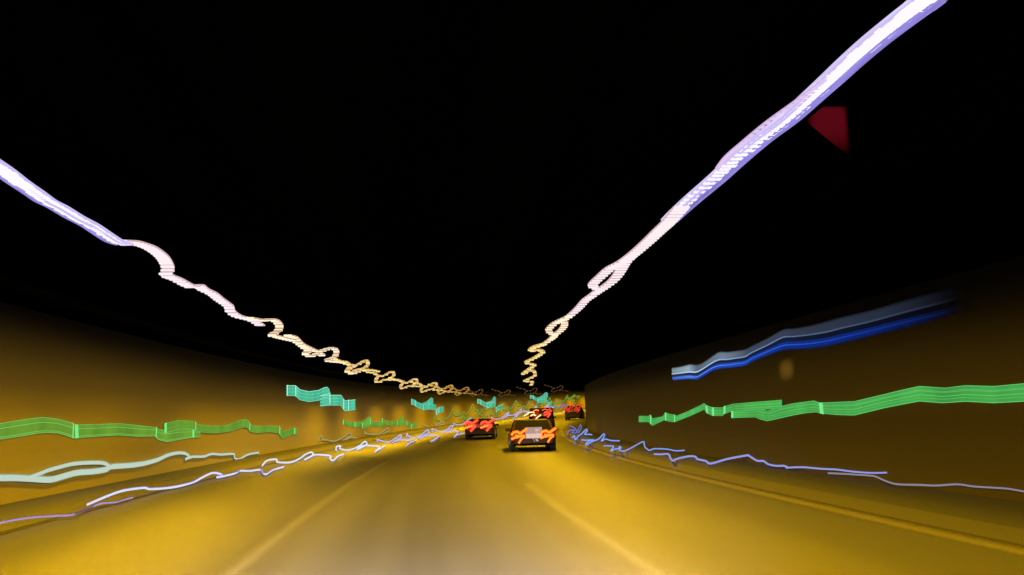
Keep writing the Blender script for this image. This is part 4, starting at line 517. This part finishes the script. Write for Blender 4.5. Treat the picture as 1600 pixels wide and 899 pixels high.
for t in TRAILS:
    kind, name, label, cat, group, mat = t[:6]
    if kind == 'sweep': build_sweep(name, label, cat, group, mat, *t[6:])
    elif kind == 'tube': build_tube(name, label, cat, group, mat, *t[6:])
    elif kind == 'band': build_band(name, label, cat, group, mat, *t[6:])
    else: build_sign(name, label, cat, *t[6:])

# ------------------------------------------------------------------ cars
CARP = {'dark': plain('dark_wine_paint', (.03, .014, .009), .4), 'black': plain('black_paint', (.02, .012, .008), .4), 'grey': plain('grey_paint', (.02, .016, .012), .45)}
GLASS = plain('dark_glass', (.008, .008, .009),   .45); [setattr(m_.node_tree.nodes['Principled BSDF'].inputs['Specular IOR Level'], 'default_value', .05) for m_ in CARP.values()]; GLASS.node_tree.nodes['Principled BSDF'].inputs['Specular IOR Level'].default_value = 0; RUB = plain('rubber', (.012, .012, .012), .8); ALLOY = plain('alloy', (.3, .3, .3), .35, .8)
TRIM = plain('black_trim', (.012, .012, .012), .55)
HALO = glow('tail_lamp_halo', (.34, .014, .004), 1, True); STR = {'orange': glow('brake_orange', (1.5, .17, .015), 1.1, True), 'red': glow('brake_red', (1.2, .10, .045), 1.2, True), 'core': glow('brake_yellow', (1.6, .52, .05)),
      'yellow': glow('indicator_yellow', (1.5, 1.05, .45)), 'dullred': glow('far_red', (.85, .06, .03))}
def ring(y, hwb, hwm, hwt, z0, z1, z2):
    """half widths at sill / belt / top edge and their heights: closed ring seen from behind"""
    pts = [(-hwb*.92, z0), (-hwb, z0+.1), (-hwm, (z0+z1)/2+.06), (-hwm*.985, z1), (-hwt, z2-.03), (-hwt*.93, z2)]
    return [Vector((x, y, z)) for x, z in pts] + [Vector((-x, y, z)) for x, z in reversed(pts)]
def make_car(name, loc, rz, paint_, L_, W_, Hh, van, label, lampz, strokes):
    root = empty(name, loc, rz)
    h = W_/2; belt = Hh*.62 if not van else Hh*.52
    m = MB()      # lower body, y=0 is the tail
    m.loft([ring(0, h*.86, h*.9, h*.86, .34, belt*.8, belt*.96), ring(.08, h*.95, h*.97, h*.93, .26, belt*.85, belt), ring(.5, h*.98, h, h*.97, .2, belt*.88, belt+.01),
            ring(L_*.5, h, h, h*.97, .18, belt*.88, belt), ring(L_*.72, h, h, h*.95, .18, belt*.86, belt-.03), ring(L_*.9, h*.96, h*.97, h*.88, .2, belt*.74, belt-.16), ring(L_, h*.8, h*.84, h*.76, .28, belt*.6, belt-.3)])
    o = m.build('body', paint_, root, False); bv = o.modifiers.new('b', 'BEVEL'); bv.width = .03; bv.segments = 2
    # greenhouse: a roof shell with pillars, glass set in
    y0, y1, y2, y3 = (.45, .95, L_*.5, L_*.68) if not van else (.1, .22, L_*.66, L_*.82)
    t = h*.72 if not van else h*.84
    A = lambda y, w, z: [Vector((-w, y, z)), Vector((w, y, z))]
    bl, br = A(y0, h*.9, belt); rl, rr = A(y1, t, Hh); fl, fr = A(y2, t, Hh); wl, wr = A(y3, h*.9, belt)
    m = MB(); th = Vector((0, 0, .05))
    m.loft([[rl-th, rr-th, rr, rl], [Vector((-t, (y1+y2)/2, Hh-.02)), Vector((t, (y1+y2)/2, Hh-.02)), Vector((t*.96, (y1+y2)/2, Hh+.04)), Vector((-t*.96, (y1+y2)/2, Hh+.04))], [fl-th, fr-th, fr, fl]])
    for a, b_ in ((bl, rl), (br, rr), (fl, wl), (fr, wr)): m.tube([a, a.lerp(b_, .5), b_-Vector((0, 0, .02))], .045, 6)
    m.build('roof', paint_, root)
    def pane(nm, q, shrink=.9):
        c = sum(q, Vector())/4; n = (q[1]-q[0]).cross(q[3]-q[0]).normalized()
        mm = MB(); Q = [c+(p-c)*shrink for p in q]; mm.loft([[p-n*.012 for p in Q], [p+n*.012 for p in Q]]); mm.build(nm, GLASS, root)
    pane('rear_window', [bl, br, rr, rl], .97); pane('windscreen', [wl, wr, fr, fl], .97)
    pane('side_window', [bl, wl, fl, rl], .94); pane('side_window', [br, wr, fr, rr], .94)
    m = MB(); m.loft([[Vector((x, y, z)) for x, y, z in ((-h*.9, .1, .26), (h*.9, .1, .26), (h*.93, .1, .5), (-h*.93, .1, .5))], [Vector((x, y, z)) for x, y, z in ((-h*.8, -.09, .3), (h*.8, -.09, .3), (h*.84, -.09, .47), (-h*.84, -.09, .47))]])
    m.build('bumper', TRIM if van else paint_, root)
    for sx in (-1, 1):
        for wy in (.8, L_-.85):
            m = MB(); m.cyl((sx*(h-.1), wy, .3), (1, 0, 0), .3, .2); wh = m.build('wheel', RUB, root)
            m = MB(); m.cyl((sx*(h+.003), wy, .3), (1, 0, 0), .2, .015); m.build('rim', ALLOY, wh)
        m = MB(); m.box((sx*(h+.03), L_*.62, belt+.08), (.09, .04, .06)); m.build('mirror', paint_, root)
    # number plate, its lamp light put in as emission
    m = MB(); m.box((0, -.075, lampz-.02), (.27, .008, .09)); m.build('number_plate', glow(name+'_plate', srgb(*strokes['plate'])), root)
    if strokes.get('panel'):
        m = MB(); m.box((0, -.05, lampz+.05), (.3, .02, .25)); m.build('plate_glow_panel', glow('plate_glow', srgb(186, 150, 138)), root)  # blurred glow of the lit plate added as a pale emitting panel
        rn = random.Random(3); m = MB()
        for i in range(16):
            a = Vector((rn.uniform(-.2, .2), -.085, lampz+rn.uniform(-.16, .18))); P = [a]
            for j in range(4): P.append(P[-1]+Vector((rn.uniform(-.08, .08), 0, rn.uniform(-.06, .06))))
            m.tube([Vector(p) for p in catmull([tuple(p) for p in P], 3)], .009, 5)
        m.build('plate_glints', glow('plate_sparkle', srgb(226, 196, 180)), root)  # glints of the lit plate built as thin emitting squiggles
    for sx, sets in strokes['lamps']:
        m = MB(); k = strokes['k']
        m.loft([[Vector((sx+x*k, -.02+dy, lampz+z*k)) for x, z in strokes['halo']] for dy in (-.025, .025)])
        tl = m.build('taillight', HALO, root)  # red halo round the lamp strokes, put in as a glowing backing
        for mat, r, pts in sets:
            m = MB(); m.tube([Vector(p) for p in catmull([(sx+x*k, -.06, lampz+z*k) for x, z in pts], 4)], r, 7)
            m.build('lamp_tube', STR[mat], tl, True)
            if r > .035 and mat in ('orange', 'yellow'):
                m = MB(); m.tube([Vector(p) for p in catmull([(sx+x*k, -.075-r*.4, lampz+z*k) for x, z in pts], 4)], r*.5, 6)
                m.build('lamp_tube', STR['core' if mat == 'orange' else 'yellow'], tl, True)
    tag(root, label, 'car' if not van else 'van', 'cars ahead in the tunnel')
    return root
S1 = [(-.27, .03), (-.2, .13), (-.05, .15), (.03, .09), (.15, .165), (.29, .25)]
S2 = [(-.15, .02), (.03, -.01), (.1, .01), (.2, -.01)]
S3 = [(-.29, -.1), (-.15, -.05), (-.06, -.03), (.05, .0)]
S4 = [(.19, -.02), (.07, -.11), (-.03, -.25)]
HS = [(-.3, -.1), (-.1, -.2), (-.05, -.27), (.04, -.26), (.22, -.04), (.3, .16), (.32, .27), (.22, .26), (.05, .17), (-.2, .18), (-.3, .06)]
def both(sp, mats, r): return [(sx, [(mm, r, p) for mm, p in zip(mats, (S1, S2, S3, S4))]) for sx in (-sp, sp)]
CARS = [(3.771, 29, 0.109, 0.446, 0.0731), (2.718, 43, 0.24, 0.645, 0.1269), (7.824, 56, 0.408, 0.879, 0.1769), (15.146, 84, 0.917, 1.057, 0.2846)]
def spot(i): x, y, rs, zl, yw = CARS[i]; return (x, y, rs), -yw, zl
l, r, z = spot(0)
make_car('hatchback', l, r, CARP['dark'], 4.0, 1.66, 1.1, False, 'nearest dark car, two orange lit lamps round a pale number plate', .56,
         {'k': 1.0, 'halo': HS, 'plate': (232, 200, 190), 'panel': True, 'lamps': both(.52, ('orange',)*4, .054)})
l, r, z = spot(1)
make_car('saloon_car', l, r, CARP['black'], 4.3, 1.6, 1.05, False, 'dark car to the left of the nearest one with wide red orange brake lamps', .74,
         {'k': 1.25, 'halo': HS, 'plate': (150, 60, 40), 'lamps': both(.42, ('red', 'red', 'orange', 'red'), .066)})
l, r, z = spot(2)
V = [(-.75, -.1), (-.55, .02), (-.4, .12), (-.2, .16), (0, .1)]
make_car('van', l, r, CARP['grey'], 4.7, 1.75, 1.55, True, 'dark van partly behind the nearest car with one yellow and one red lamp cluster', 1.12,
         {'k': 1.0, 'halo': HS, 'plate': (120, 60, 30), 'lamps': [(-.42, [('yellow', .045, V), ('yellow', .045, [(-.3, -.1), (-.1, -.02), (.1, -.08)]), ('orange', .045, [(-.1, .22), (.1, .3), (.3, .26)]), ('yellow', .05, [(.0, -.5), (.1, -.3), (.3, -.12), (.45, -.05)])]),
                   (.5, [('red', .045, p) for p in (S1, S2, S3, S4)] + [('red', .04, [(-.4, .25), (-.2, .34), (0, .27), (.2, .36)])])]})
l, r, z = spot(3)
F1 = [(-.5, .1), (-.3, .3), (-.1, .22), (.1, .42), (.2, .3), (.35, .5), (.45, .3)]
make_car('distant_car', l, r, CARP['grey'], 4.3, 1.8, 1.5, False, 'farthest car at the bend with a tangle of thin red lamps', 1.1,
         {'k': 1.2, 'halo': HS, 'plate': (150, 50, 30), 'lamps': [(sx, [('dullred', .04, F1), ('dullred', .04, S1), ('dullred', .04, S2), ('dullred', .04, S3), ('dullred', .04, S4)]) for sx in (-.5, .5)]})

# headlamps of the car the picture is taken from, below the frame
for hx in (-.62, .62):
    hd = bpy.data.lights.new('headlamp_beam', 'SPOT'); hd.energy = 12500; hd.spot_size = math.radians(58); hd.spot_blend = 1; hd.color = (.96, .97, 1); hd.shadow_soft_size = .08
    ho = bpy.data.objects.new('headlamp_beam', hd); COL.objects.link(ho); ho.location = (hx, 1.9, .68)
    ho.rotation_euler = (math.radians(80.5), 0, 0); ho.scale = (1, .42, 1)      # low beam: wide and flat
